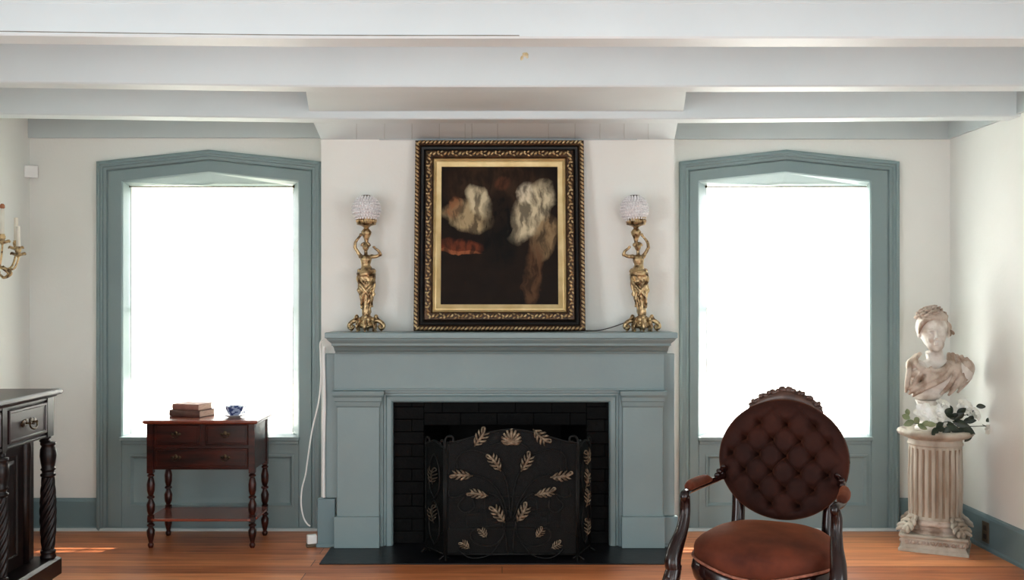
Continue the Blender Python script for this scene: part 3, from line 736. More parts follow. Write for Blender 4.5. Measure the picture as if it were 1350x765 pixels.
# prof v is measured towards the viewer; front face of the frame at v = 0 .. back at -0.035
fr('outer_moulding', [(0, -.034), (0, -.006), (-.006, 0.002), (-.018, .004), (-.027, -.002)], M['goldbase'])
fr('black_scoop', [(-.027, -.002), (-.034, -.012), (-.046, -.016), (-.054, -.010), (-.057, 0)], M['black'])
fr('carved_moulding', [(-.057, 0), (-.060, .006), (-.075, .010), (-.092, .006), (-.099, -.002), (-.103, -.010), (-.104, -.009)], M['goldbase'])
fr('sight_moulding', [(-.100, -.006), (-.104, -.001), (-.108, -.004), (-.113, -.012)], M['goldpale'])
fr('liner', [(-.112, -.012), (-.118, -.010), (-.136, -.018), (-.142, -.020), (-.143, -.030)], M['goldpale'])
bm = BM()
def beads(inset, step, r, off, kind, v):
    path = rect_path(inset)
    for s in range(4):
        a = Vector(path[s]); b = Vector(path[(s + 1) % 4]); L = (b - a).length; n = max(1, int(L / step)); d = (b - a) / L
        ang = math.atan2(d.y, d.x)
        for k in range(n):
            p = a + d * (L * (k + 0.5) / n)
            if kind == 'rope': ell(bm, (p.x, -v, p.y), (r * 1.9, r * .8, r * .75), (0, -(ang + 0.75), 0), u=7, v=5)
            else:
                t = k % 4; nr = Vector((-d.y, d.x))
                if t in (0, 1): ell(bm, (p.x, -v, p.y), (r * 1.7, r * .9, r * .8), (0, -(ang + 0.8), 0), u=7, v=5)
                elif t == 2:
                    ell(bm, (p.x, -v, p.y), (r * 1.5, r * .8, r * .7), (0, -(ang - 0.7), 0), u=7, v=5)
                    q = p + nr * r * 1.2; ell(bm, (q.x, -v, q.y), (r * .9, r * .7, r * .7), u=6, v=4)
                else:
                    for g in (-1, 1):
                        q = p + nr * (g * r * 1.2) ; ell(bm, (q.x, -v, q.y), (r * 1.2, r * .7, r * .6), (0, -(ang + 0.5 * g), 0), u=7, v=5)
beads(0.012, 0.0215, 0.0078, 0, 'rope', 0.007)
link('rope_carving', bm, M['gold'], pt, smooth=True)
bm = BM(); beads(0.077, 0.019, 0.0082, 0, 'leaf', 0.014)
link('leaf_carving', bm, M['gold'], pt, smooth=True)
bm = BM(); box(bm, -PW + 0.02, PW - 0.02, 0.030, 0.034, 0.02, PH - 0.02); link('backing', bm, M['black'], pt)
# generic canvas: dark ground with loose pale and russet passages of cloth and a ledge
def canvas_material():
    m = bpy.data.materials.new('oil_canvas'); m.use_nodes = True
    n = m.node_tree.nodes; l = m.node_tree.links; b = n['Principled BSDF']; b.inputs['Roughness'].default_value = 0.6; b.inputs['Specular IOR Level'].default_value = 0.12
    tc = n.new('ShaderNodeTexCoord'); nz = n.new('ShaderNodeTexNoise'); nz.inputs['Scale'].default_value = 11; nz.inputs['Detail'].default_value = 5
    l.new(tc.outputs['Object'], nz.inputs['Vector'])
    sb = n.new('ShaderNodeVectorMath'); sb.operation = 'SUBTRACT'; sb.inputs[1].default_value = (0.5, 0.5, 0.5); l.new(nz.outputs['Color'], sb.inputs[0])
    sc_ = n.new('ShaderNodeVectorMath'); sc_.operation = 'SCALE'; sc_.inputs['Scale'].default_value = 0.075; l.new(sb.outputs[0], sc_.inputs[0])
    ad = n.new('ShaderNodeVectorMath'); l.new(tc.outputs['Object'], ad.inputs[0]); l.new(sc_.outputs[0], ad.inputs[1])
    cur = None
    st = n.new('ShaderNodeTexNoise'); st.inputs['Scale'].default_value = 16; st.inputs['Detail'].default_value = 4
    mps = n.new('ShaderNodeMapping'); mps.inputs['Scale'].default_value = (2.2, 1, 0.7); mps.inputs['Rotation'].default_value = (0, 0.4, 0)
    l.new(ad.outputs[0], mps.inputs[0]); l.new(mps.outputs[0], st.inputs['Vector'])
    base = n.new('ShaderNodeValToRGB'); base.color_ramp.elements[0].color = srgb(14, 10, 8); base.color_ramp.elements[1].color = srgb(36, 25, 18)
    l.new(nz.outputs[0], base.inputs[0]); cur = base.outputs[0]
    # (x, z, rx, rz, angle, colour, strength) in canvas metres
    blobs = [(-.02, .62, .28, .20, 0, srgb(58, 42, 30), .7), (-.17, .475, .14, .085, .25, srgb(168, 148, 112), .95), (-.11, .55, .06, .10, -.5, srgb(206, 192, 158), .9),
             (.17, .50, .09, .19, .55, srgb(200, 186, 154), 1.0), (.24, .36, .07, .13, .2, srgb(140, 116, 84), .9), (.14, .60, .05, .06, .3, srgb(214, 202, 176), .8),
             (.18, .17, .05, .20, .12, srgb(88, 62, 42), .9), (-.22, .315, .15, .035, 0, srgb(106, 52, 32), .9), (-.22, .285, .13, .012, 0, srgb(150, 88, 56), .8),
             (.0, .40, .10, .22, 0, srgb(12, 11, 10), 1.0), (-.25, .52, .045, .07, .2, srgb(134, 88, 58), .9), (.02, .66, .05, .045, .2, srgb(96, 56, 38), .6)]
    for (x, z, rx, rz, an, col, s) in blobs:
        mp = n.new('ShaderNodeMapping'); mp.vector_type = 'TEXTURE'
        mp.inputs['Location'].default_value = (x, 0, z + .145); mp.inputs['Rotation'].default_value = (0, an, 0); mp.inputs['Scale'].default_value = (rx, 10, rz)
        l.new(ad.outputs[0], mp.inputs[0])
        ln = n.new('ShaderNodeVectorMath'); ln.operation = 'LENGTH'; l.new(mp.outputs[0], ln.inputs[0])
        mr = n.new('ShaderNodeMapRange'); mr.inputs['From Min'].default_value = 1.1; mr.inputs['From Max'].default_value = 0.75; mr.inputs['To Max'].default_value = s
        l.new(ln.outputs['Value'], mr.inputs[0])
        ml = n.new('ShaderNodeMath'); ml.operation = 'MULTIPLY'
        sr = n.new('ShaderNodeMapRange'); sr.inputs['From Min'].default_value = 0.38; sr.inputs['From Max'].default_value = 0.58; sr.inputs['To Min'].default_value = 0.25
        l.new(st.outputs[0], sr.inputs[0]); l.new(mr.outputs[0], ml.inputs[0]); l.new(sr.outputs[0], ml.inputs[1])
        mx = n.new('ShaderNodeMixRGB'); mx.inputs[2].default_value = col; l.new(ml.outputs[0], mx.inputs[0]); l.new(cur, mx.inputs[1]); cur = mx.outputs[0]
    l.new(cur, b.inputs['Base Color'])
    return m
bm = BM(); box(bm, -PW + .138, PW - .138, 0.024, 0.029, .138, PH - .138); link('canvas', bm, canvas_material(), pt)

# ================================================================== LAMPS
def make_lamp(name_loc, mirror, lean, label):
    root = empty('figure_lamp', label, 'lamp', name_loc, group='brass figure lamps on the mantel')
    sgn = -1 if mirror else 1
    def L(x, y, z):   # lean grows with height above the base
        return Vector((sgn * x + lean * max(0, z - 0.08), y, z))
    # base: scrolled feet around a boss
    bm = BM()
    lathe(bm, [(0.03, .018), (0.045, .022), (.05, .034), (.040, .046), (.034, .058), (.040, .066), (.032, .078), (.022, .086), (.018, .10)], 20)
    for k in range(4):
        a = k * PI / 2 + PI / 4 * 0 + .0; d = Vector((math.cos(a), math.sin(a) * .72, 0))
        u = Vector((0, 0, 1))
        tube(bm, [d * .03 + u * .05, d * .062 + u * .058, d * .088 + u * .040, d * .092 + u * .022, d * .078 + u * .016, d * .070 + u * .028, d * .078 + u * .034], [.012, .013, .012, .010, .009, .008, .004], seg=8, n=4)
        tube(bm, [d * .066 + u * .030, d * .074 + u * .012, d * .086 + u * .001], [.008, .006, .004], seg=6, n=3)
        ell(bm, d * .052 + u * .078, (.012, .012, .014)); ell(bm, d * .060 + u * .066, (.010, .010, .010))
    for k in range(4):
        a = k * PI / 2 + PI / 4; d = Vector((math.cos(a), math.sin(a) * .72, 0)); u = Vector((0, 0, 1))
        tube(bm, [d * .03 + u * .06, d * .055 + u * .050, d * .066 + u * .026, d * .058 + u * .006, d * .07 + u * .001], [.009, .010, .008, .006, .005], seg=7, n=4)
        ell(bm, d * .05 + u * .066, (.009, .009, .011))
    for k in range(7):
        a = k * 2 * PI / 7; ell(bm, Vector((math.cos(a) * .016, -.046, .040 + math.sin(a) * .016)), (.008, .006, .008))
    ell(bm, (0, -.048, .040), (.009, .007, .009))
    for v in bm.verts: v.co.z = max(v.co.z, 0.0)
    link('base', bm, M['brass'], root, smooth=True)
    # figure
    bm = BM()
    def tb(pts, r, seg=10, n=4): tube(bm, [L(*p) for p in pts], r, seg=seg, n=n)
    tb([(0, 0, .09), (0, 0, .16), (.001, 0, .25), (0, 0, .30), (.002, 0, .325), (-.003, 0, .355), (-.002, 0, .385), (-.003, 0, .402)], [.024, .025, .034, .040, .036, .024, .031, .026], seg=14)
    ell(bm, L(-.012, -.010, .383), (.012, .011, .012)); ell(bm, L(.010, -.010, .383), (.012, .011, .012))
    ell(bm, L(0, -.004, .40), (.034, .016, .012))
    tb([(-.002, 0, .405), (-.003, -.002, .435)], [.010, .009])
    ell(bm, L(-.003, -.004, .453), (.0175, .019, .022)); ell(bm, L(-.003, .006, .463), (.023, .021, .018))
    for q_ in range(7): ell(bm, L(-.003 + .021 * math.cos(q_ * .52), -.004, .462 + .014 * math.sin(q_ * .52)), (.007, .010, .006)); ell(bm, L(-.003, -.022, .452), (.003, .004, .005))
    for sx_ in (-1, 1): ell(bm, L(sx_ * .030, 0, .402), (.013, .012, .012))
    tb([(-.026, 0, .400), (-.042, 0, .420), (-.060, -.004, .450)], [.012, .010, .009]); ell(bm, L(-.060, -.004, .451), (.0095, .009, .010)); tb([(-.060, -.004, .450), (-.056, -.004, .48), (-.030, -.004, .515)], [.009, .008, .006])
    ell(bm, L(-.030, -.006, .517), (.008, .006, .010))
    tb([(.022, 0, .403), (.050, -.002, .402), (.076, -.006, .412)], [.012, .010, .009]); ell(bm, L(.076, -.006, .412), (.0095, .009, .009)); tb([(.076, -.006, .412), (.068, -.012, .430), (.044, -.016, .448)], [.009, .008, .006])
    ell(bm, L(.043, -.018, .452), (.009, .006, .006)); 
    # draped skirt: twisting folds
    for k in range(11):
        a = k * 2 * PI / 11; pts = []
        for q in range(7):
            t = q / 6; z = .325 - t * .225; r = .040 + .006 * math.sin(t * 7 + k) - .020 * t; aa = a + .55 * math.sin(2.2 * t)
            pts.append((r * math.cos(aa), r * .8 * math.sin(aa), z))
        tb(pts, [.007, .009, .008, .009, .0075, .007, .006], seg=6, n=3)
    for (z, r, ph) in ((.328, .042, 0), (.316, .046, 1.0), (.300, .045, 2.1)):     # sash round the hips
        tb([(r * math.cos(a), r * .85 * math.sin(a), z + .008 * math.sin(a + ph)) for a in [i * PI / 6 for i in range(13)]], .0075, seg=6, n=2)
    tb([(-.030, -.02, .32), (-.040, -.03, .28), (-.018, -.040, .24), (.006, -.040, .21), (.020, -.030, .18), (.012, -.032, .15)], [.009, .010, .010, .009, .008, .004], seg=7)
    tb([(.035, -.01, .31), (.040, -.02, .27), (.020, -.036, .235), (-.010, -.038, .20), (-.020, -.030, .165), (-.026, -.024, .14)], [.009, .009, .009, .009, .008, .004], seg=7)
    tb([(.036, .0, .30), (.044, -.004, .25), (.036, -.008, .21), (.030, -.010, .17), (.034, -.008, .13)], [.008, .008, .007, .006, .004], seg=7)
    rn = random.Random(4)
    for q_ in range(46):
        t = rn.random(); a = rn.uniform(-PI, 0.0); z = .315 - t * .19; r = .040 - .020 * t + .004
        ell(bm, L(r * math.cos(a), r * .85 * math.sin(a) - .002, z), (rn.uniform(.004, .008), .005, rn.uniform(.006, .013)), (0, rn.uniform(-.8, .8), 0), u=8, v=6)
    tb([(-.034, 0, .235), (-.042, -.006, .222), (-.036, -.010, .205)], [.008, .009, .005], seg=7); tb([(.032, 0, .215), (.041, -.006, .200), (.033, -.010, .186)], [.008, .009, .005], seg=7)
    o = link('figure', bm, M['brass'], root, smooth=True); remesh(o, 0.0020, 1, 0.4)
    # vase above the head, gallery
    tilt = Matrix.Translation(L(0, 0, .48) - Vector((0, 0, .48)))
    c = L(0, 0, .53)
    bm = BM(); lathe(bm, [(.009, .474), (.011, .486), (.015, .500), (.026, .522), (.028, .534), (.020, .545), (.013, .552), (.016, .560), (.030, .567), (.050, .572), (.053, .578), (.050, .582), (.050, .603), (.054, .606), (.054, .610), (.044, .612)], 28, c=(c.x, 0, 0))
    for k in range(28):
        a = k * 2 * PI / 28; ell(bm, (c.x + .0515 * math.cos(a), .0515 * math.sin(a), .592), (.004, .004, .009), u=6, v=5)
    link('gallery', bm, M['brass'], root, smooth=True, auto=50)
    # crystal globe
    g = L(0, 0, .654); bm = BM(); R = 0.0735
    lathe(bm, [(R * math.sin(t) * .93, -R * math.cos(t) * .93) for t in [0.75 + i * (2.2 / 12) for i in range(13)]], 28, c=(g.x, 0, .654), caps=False)
    for i in range(11):
        t = 0.62 + i * (2.26 / 10); r = R * math.sin(t); z = -R * math.cos(t); n = max(6, int(2 * PI * r / .0145))
        for k in range(n):
            a = 2 * PI * (k + .5 * (i % 2)) / n
            ell(bm, (g.x + r * math.cos(a), r * math.sin(a), .654 + z), (.0066, .0066, .0070), u=8, v=5)
    link('globe_shade', bm, M['crystal'], root)
    bm = BM(); lathe(bm, [(.030, .718), (.032, .722), (.030, .727), (.018, .731), (.004, .732)], 20, c=(g.x, 0, 0)); link('shade_cap', bm, M['brass_dark'], root, smooth=True)
    bm = BM(); ell(bm, (g.x, 0, .645), (.022, .022, .030)); link('bulb', bm, M['chinawhite'], root, smooth=True)
    return root
make_lamp((X(483, 5.33), 5.33, 1.1705), False, 0.0, 'brass lady lamp with crystal globe on the mantel left of the painting')
make_lamp((X(846.5, 5.33), 5.33, 1.1705), True, -0.072, 'brass lady lamp with crystal globe on the mantel right of the painting')
bm = BM(); tube(bm, [P(838, 424, 5.37), P(826, 425, 5.37), P(812, 430, 5.36), P(796, 434.5, 5.36), (X(782, 5.36), 5.36, 1.174), (X(765, 5.38), 5.395, 1.174), (X(700, 5.4), 5.41, 1.174)], 0.0028, seg=6)
tag(link('lamp_cord', bm, M['cord_dark'], smooth=True), 'dark lamp cord running along the mantel from the right lamp behind the painting', 'cord')

# ================================================================== SMALL TABLE
tb_ = empty('side_table', 'small mahogany side table with three drawers under the left window', 'table', (-1.62, 5.53, 0))
def T_(name, bm, m, parent=None, **k):
    o = link(name, bm, m, parent or tb_, **k)
    if parent is None:
        o.matrix_parent_inverse = Matrix.Translation((1.62, -5.53, 0))
    return o
tx0, tx1, ty0, ty1 = -1.93, -1.312, 5.335, 5.70
bm = BM()
rings = []
for d, z in ((.010, .672), (.004, .676), (.0, .682), (.0, .687), (.006, .692)):
    rings.append([bm.verts.new(p) for p in ((tx0 + d, ty0 + d, z), (tx1 - d, ty0 + d, z), (tx1 - d, ty1 - d, z), (tx0 + d, ty1 - d, z))])
grid_faces(bm, rings, closed_u=True, cap0=True, cap1=True)
T_('table_top', bm, M['mahog_top'])
bx0, bx1, by0, by1, bz0, bz1 = -1.916, -1.333, 5.362, 5.68, .42, .672
bm = BM()
box(bm, bx0 + .034, bx1 - .034, by0 + .006, by1, bz0 + .004, bz1)
box(bm, bx0 + .006, bx0 + .034, by0 + .034, by1 - .034, bz0 + .004, bz1); box(bm, bx1 - .034, bx1 - .006, by0 + .034, by1 - .034, bz0 + .004, bz1)
T_('carcass', bm, M['mahog'], bevel=0.001)
zm0 = Z(588.5, 5.36)
def drawer(x0, x1, z0, z1, pulls):
    bm = BM(); rings = []
    for d, yy in ((0, by0 + .006), (0, by0 - .002), (.004, by0 - .006), (.010, by0 - .006), (.013, by0 - .002), (.016, by0 - .002)):
        rings.append([bm.verts.new(p) for p in ((x0 + d, yy, z0 + d), (x1 - d, yy, z0 + d), (x1 - d, yy, z1 - d), (x0 + d, yy, z1 - d))])
    grid_faces(bm, rings, closed_u=True, cap0=True, cap1=True)
    dr = T_('drawer', bm, M['mahog'])
    dr.matrix_parent_inverse = Matrix.Translation((1.62, -5.53, 0))
    for cx in pulls:
        cz = (z0 + z1) / 2 + .004; bm = BM(); y = by0 - .003
        ell(bm, (cx, y, cz + .004), (.010, .002, .013)); ell(bm, (cx - .018, y, cz), (.010, .002, .008)); ell(bm, (cx + .018, y, cz), (.010, .002, .008))
        for s in (-1, 1): tube(bm, [(cx + s * .016, y, cz), (cx + s * .016, y - .012, cz)], .003, seg=6, smooth=False); ell(bm, (cx + s * .016, y - .012, cz), (.004, .003, .004))
        tube(bm, [(cx - .016, y - .012, cz), (cx - .014, y - .014, cz - .012), (cx, y - .015, cz - .017), (cx + .014, y - .014, cz - .012), (cx + .016, y - .012, cz)], .0022, seg=6)
        link('handle', bm, M['brass_dark'], dr, smooth=True)
drawer(X(204, by0), X(264, by0), Z(587, by0), Z(560, by0), [X(232, by0)])
drawer(X(271, by0), X(327, by0), Z(587, by0), Z(560, by0), [X(297, by0)])
drawer(X(204, by0), X(327, by0), Z(617.5, by0), Z(591, by0), [X(232, by0), X(297, by0)])
lx = (bx0 + .017, bx1 - .017); ly = (by0 + .017, by1 - .017)
for ix in range(2):
    for iy in range(2):
        bm = BM(); cx, cy = lx[ix], ly[iy]
        box(bm, cx - .0165, cx + .0165, cy - .0165, cy + .0165, .405, .672)
        box(bm, cx - .0145, cx + .0145, cy - .0145, cy + .0145, .138, .168)
        lathe(bm, [(0.0174, .405), (0.0120, .400), (0.0192, .394), (0.0192, .388), (0.0120, .382), (0.0156, .374), (0.0216, .345), (0.0204, .31), (0.0144, .288), (0.0120, .284), (0.0204, .278), (0.0204, .270), (0.0120, .264), (0.0132, .258), (0.0228, .235), (0.0204, .20), (0.0132, .180), (0.0192, .174), (0.0174, .166)], 18, c=(cx, cy, 0))
        lathe(bm, [(0.0174, .140), (0.0108, .134), (0.0204, .126), (0.0204, .119), (0.0120, .112), (0.0216, .095), (0.0204, .07), (0.0120, .035), (0.0108, .028), (0.0156, .020), (0.0156, .012), (0.0108, .0)], 18, c=(cx, cy, 0))
        T_('leg', bm, M['mahog'], smooth=True, auto=40)
bm = BM(); c_ = .03
poly = [(lx[0] - .012, ly[0] - .004), (lx[0] + .02, ly[0] - .022), (lx[1] - .02, ly[0] - .022), (lx[1] + .012, ly[0] - .004), (lx[1] + .020, ly[0] + .03), (lx[1] + .020, ly[1] - .03), (lx[1] + .012, ly[1] + .004), (lx[0] - .012, ly[1] + .004), (lx[0] - .020, ly[1] - .03), (lx[0] - .020, ly[0] + .03)]
a = [bm.verts.new((x, y, .146)) for x, y in poly]; b = [bm.verts.new((x, y, .160)) for x, y in poly]
bm.faces.new(a); bm.faces.new(b[::-1])
for i in range(len(poly)): bm.faces.new((a[i], a[(i + 1) % len(poly)], b[(i + 1) % len(poly)], b[i]))
T_('lower_shelf', bm, M['mahog_top'], bevel=0.003)

# books
def book(label, loc, rz, w, d, h, cover):
    root = empty('book', label, 'book', loc, rz, group='old books on the side table')
    bm = BM(); t = .0028
    box(bm, -w / 2, w / 2, -d / 2, d / 2, 0, t); box(bm, -w / 2, w / 2, -d / 2, d / 2, h - t, h)
    # rounded spine facing the camera
    rows = []
    for k in range(9):
        a = -PI / 2 + PI * k / 8; y = -d / 2 - .006 * math.cos(a); z = h / 2 + (h / 2) * math.sin(a)
        rows.append([bm.verts.new((-w / 2, y, z)), bm.verts.new((w / 2, y, z)), bm.verts.new((w / 2, y + .004, z * .9 + h * .05)), bm.verts.new((-w / 2, y + .004, z * .9 + h * .05))])
    grid_faces(bm, rows, closed_u=True, cap0=True, cap1=True)
    link('cover', bm, cover, root, smooth=True, auto=40)
    bm = BM(); box(bm, -w / 2 + .002, w / 2 - .002, -d / 2 + .004, d / 2 - .003, t, h - t); link('pages', bm, M['pages'], root)
bz = 0.6925; rot = math.radians(-20)
book('worn dark brown book, lower of two on the small table', (-1.735, 5.575, bz), rot, .200, .135, .036, M['bookbrown'])
book('faded rose book lying on top of the brown book', (-1.735, 5.58, bz + .0362), rot + .03, .168, .128, .033, M['bookrose'])

# cup and saucer
cx, cy = X(309, 5.50), 5.50
bm = BM(); lathe(bm, [(.0005, .004), (.030, .0), (.036, .002), (.060, .010), (.072, .015), (.073, .0165), (.060, .0135), (.036, .006), (.0005, .005)], 36, caps=False)
tag(link('saucer', bm, M['chinawhite'], smooth=True, loc=(cx, cy, bz)), 'white china saucer under the blue and white teacup', 'saucer')
cup = empty('teacup', 'blue and white china teacup on the small mahogany table', 'cup', (cx, cy, bz + .0068)); cup.scale = (1.14, 1.14, 1.0)
bm = BM(); lathe(bm, [(.0005, .004), (.018, .0), (.021, .0), (.022, .004), (.030, .014), (.039, .030), (.0435, .048), (.046, .053), (.044, .053), (.037, .032), (.026, .014), (.0005, .008)], 36, caps=False)
link('bowl', bm, M['china'], cup, smooth=True)
bm = BM(); tube(bm, [(.042, 0, .046), (.056, 0, .050), (.064, 0, .040), (.056, 0, .024), (.036, 0, .018)], [.003, .003, .0028, .003, .0035], seg=8)
link('handle', bm, M['china'], cup, smooth=True)

# ================================================================== DRESSER (left edge)
ds = empty('dresser', 'dark carved wooden dresser with twisted corner column at the left edge', 'dresser', (-2.105, 4.71, 0), math.radians(2.0))
# local frame: origin at the far front corner of the floor, x = depth (negative towards the wall), y = along (negative towards the camera)
DW = 1.75; DD = 0.555
bm = BM(); rings = []
for d, z in ((.004, .884), (.0, .890), (-.014, .894), (-.018, .902), (-.018, .912), (-.012, .918)):
    x0, x1, y0, y1 = -DD - .004, 0.0 - d, -DW + d, 0.0 - d
    rings.append([bm.verts.new(p) for p in ((x0, y0, z), (x1, y0, z), (x1, y1, z), (x0, y1, z))])
grid_faces(bm, rings, closed_u=True, cap0=True, cap1=True)
link('dresser_top', bm, M['dark_drawer'], ds)
bm = BM()
box(bm, -DD, -.022, -DW + .02, -.02, .700, .884)          # drawer section
box(bm, -DD, -.090, -DW + .04, -.045, .12, .700)          # recessed lower body
box(bm, -.024, -.012, -DW + .02, -.02, .700, .712); box(bm, -.024, -.012, -DW + .02, -.02, .872, .884)
link('carcass', bm, M['dark'], ds, bevel=0.003)
bm = BM(); rings = []
for d, z in ((.0, .045), (.0, .118), (.010, .126), (.016, .130)):
    x0, x1, y0, y1 = -DD, 0.020 - d, -DW + d, 0.0 - d
    rings.append([bm.verts.new(p) for p in ((x0, y0, z), (x1, y0, z), (x1, y1, z), (x0, y1, z))])
grid_faces(bm, rings, closed_u=True, cap0=True, cap1=True)
link('plinth', bm, M['dark'], ds)
for (fx, fy) in ((-.045, -.05), (-.045, -DW + .05), (-DD + .05, -.05), (-DD + .05, -DW + .05)):
    bm = BM(); lathe(bm, [(.022, 0), (.030, .006), (.040, .025), (.036, .040), (.028, .046)], 18, c=(fx, fy, 0)); link('foot', bm, M['dark'], ds, smooth=True)
def dd(y0, y1, z0, z1):
    bm = BM(); rings = []
    for d, xx in ((0, -.022), (0, -.010), (.004, -.006), (.012, -.006), (.016, -.011), (.022, -.011)):
        rings.append([bm.verts.new(p) for p in ((xx, y0 + d, z0 + d), (xx, y1 - d, z0 + d), (xx, y1 - d, z1 - d), (xx, y0 + d, z1 - d))])
    grid_faces(bm, rings, closed_u=True, cap0=True, cap1=True)
    dr = link('drawer', bm, M['dark_drawer'], ds)
    cy, cz = (y0 + y1) / 2, (z0 + z1) / 2; bm = BM()
    for s in (-1, 1):
        ell(bm, (-.009, cy + s * .052, cz), (.004, .024, .016)); ell(bm, (-.009, cy + s * .026, cz + .006), (.003, .020, .013))
        tube(bm, [(-.008, cy + s * .036, cz), (.010, cy + s * .036, cz)], .004, seg=7, smooth=False); ell(bm, (.012, cy + s * .036, cz), (.006, .007, .007))
    tube(bm, [(.010, cy - .036, cz), (.014, cy - .032, cz - .018), (.016, cy, cz - .028), (.014, cy + .032, cz - .018), (.010, cy + .036, cz)], [.0035, .004, .006, .004, .0035], seg=8)
    link('handle', bm, M['brass_dark'], dr, smooth=True)
dd(-.475, -.095, .722, .866); dd(-.93, -.55, .722, .866); dd(-1.385, -1.0, .722, .866)
# corner post block, drop pendant and turned stile
bm = BM()
box(bm, -.022, -.008, -.088, -.022, .700, .884)
lathe(bm, [(.020, .672), (.026, .680), (.020, .688), (.028, .694), (.028, .701)], 14, c=(-.036, -.052, 0))
link('stile', bm, M['dark'], ds, smooth=True, auto=40)
for yy in (-.512, -.965):
    bm = BM(); box(bm, -.022, -.010, yy - .022, yy + .022, .690, .884); ell(bm, (-.022, yy, .680), (.014, .016, .022)); ell(bm, (-.022, yy, .652), (.008, .009, .014))
    link('stile', bm, M['dark'], ds, smooth=True, auto=40)
def column(cy, cx):
    bm = BM()
    lathe(bm, [(.034, .131), (.036, .140), (.030, .150), (.034, .158), (.034, .166), (.026, .174)], 20, c=(cx, cy, 0))
    lathe(bm, [(.026 + .008 * math.sin(PI * (t / 90)), (.174 + t / 90 * .336)) for t in range(91)], 56, c=(cx, cy, 0), fn=lambda r, z, a: r * (1 + .11 * math.sin(8 * a - z * 130)))
    lathe(bm, [(.026, .510), (.034, .516), (.034, .524), (.026, .530), (.028, .540), (.034, .546), (.028, .554), (.032, .575), (.037, .61), (.035, .64), (.028, .655), (.034, .662), (.034, .674)], 20, c=(cx, cy, 0))
    link('twisted_column', bm, M['dark'], ds, smooth=True)
column(-.052, -.022); column(-.532, -.022); column(-1.01, -.022)
bm = BM()
for yy in (-.135,): lathe(bm, [(.022, .131), (.024, .40), (.028, .60), (.030, .66), (.026, .69), (.026, .70)], 16, c=(-.094, yy, 0))
link('pilaster', bm, M['dark'], ds, smooth=True)
for y0, y1 in ((-.58, -.18), (-1.15, -.66)):
    bm = BM(); rings = []
    for d, xx in ((0, -.090), (0, -.082), (.05, -.082), (.056, -.088), (.07, -.088), (.085, -.084)):
        rings.append([bm.verts.new(p) for p in ((xx, y0 + d, .14 + d), (xx, y1 - d, .14 + d), (xx, y1 - d, .69 - d), (xx, y0 + d, .69 - d))])
    grid_faces(bm, rings, closed_u=True, cap0=True, cap1=True)
    link('door', bm, M['dark'], ds)

# ================================================================== ARMCHAIR
ch = empty('armchair', 'round tufted back armchair in rust velvet with carved dark wood arms', 'armchair', (0.971, 3.622, 0), math.radians(-27))
# seat cushion
def seat_outline(a, s=1.0):
    c, sn = math.cos(a), math.sin(a)
    n = 3.0
    x = abs(c) ** (2 / n) * (1 if c > 0 else -1); y = abs(sn) ** (2 / n) * (1 if sn > 0 else -1)
    w = .262 - .045 * (y + 1) / 2 * 1.2
    fy = .285 if y < 0 else .235
    bow = .028 * max(0, -y) * (math.cos(x * PI * .5))        # bowed front
    return x * w * s, (y * (fy - .02) - bow) * s + 0.0
bm = BM(); rows = []; seg = 64
levels = [(.382, .97), (.388, .995), (.415, 1.0), (.442, 1.0), (.462, .985), (.476, .94), (.490, .85), (.502, .70), (.510, .50), (.514, .28), (.516, .08)]
for zz, s in levels:
    row = []
    for j in range(seg):
        a = 2 * PI * j / seg; x, y = seat_outline(a, s)
        z = zz
        z += .034 * (1 - math.cos(min(1, abs(x) / .235) * PI)) / 2 * max(0, min(1, 1 - (zz - .388) / .08))   # serpentine lower edge
        row.append(bm.verts.new((x, y - .005, z)))
    rows.append(row)
grid_faces(bm, rows, closed_u=True, cap0=True, cap1=True)
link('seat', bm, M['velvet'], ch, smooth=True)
# seat rail (wood) following the outline, with serpentine front and braid
def rail(z0, z1, out, r):
    bm = BM(); rows = []
    for d, zf in ((0, 0), (out, .15), (out + .006, .5), (out, .85), (0, 1)):
        row = []
        for j in range(seg):
            a = 2 * PI * j / seg; x, y = seat_outline(a, 1.0); f = Vector((x, y)).normalized(); k = 1 - math.cos(min(1, abs(x) / .235) * PI); kk = k / 2
            top = z1 + .030 * kk; bot = z0 + .024 * kk
            row.append(bm.verts.new((x + f.x * d, y - .005 + f.y * d, bot + (top - bot) * zf)))
        rows.append(row)
    for j in range(seg):
        a = 2 * PI * j / seg; 
    grid_faces(bm, rows + [], closed_u=True)
    # inner wall
    inner = [[bm.verts.new((v.co.x * .9, v.co.y * .9, v.co.z)) for v in rows[-1]], [bm.verts.new((v.co.x * .9, v.co.y * .9, v.co.z)) for v in rows[0]]]
    grid_faces(bm, [rows[-1]] + inner + [rows[0]], closed_u=True)
    return bm
link('seat_rail', rail(.322, .384, .004, 0), M['chairwood'], ch, smooth=True)
bm = BM(); pts = []
for j in range(seg + 1):
    a = 2 * PI * j / seg; x, y = seat_outline(a, 1.0); kk = (1 - math.cos(min(1, abs(x) / .235) * PI)) / 2; f = Vector((x, y)).normalized()
    pts.append((x + f.x * .004, y - .005 + f.y * .004, .388 + .034 * kk))
tube(bm, pts, .0052, seg=6, smooth=False); link('braid', bm, M['gimp'], ch, smooth=True)
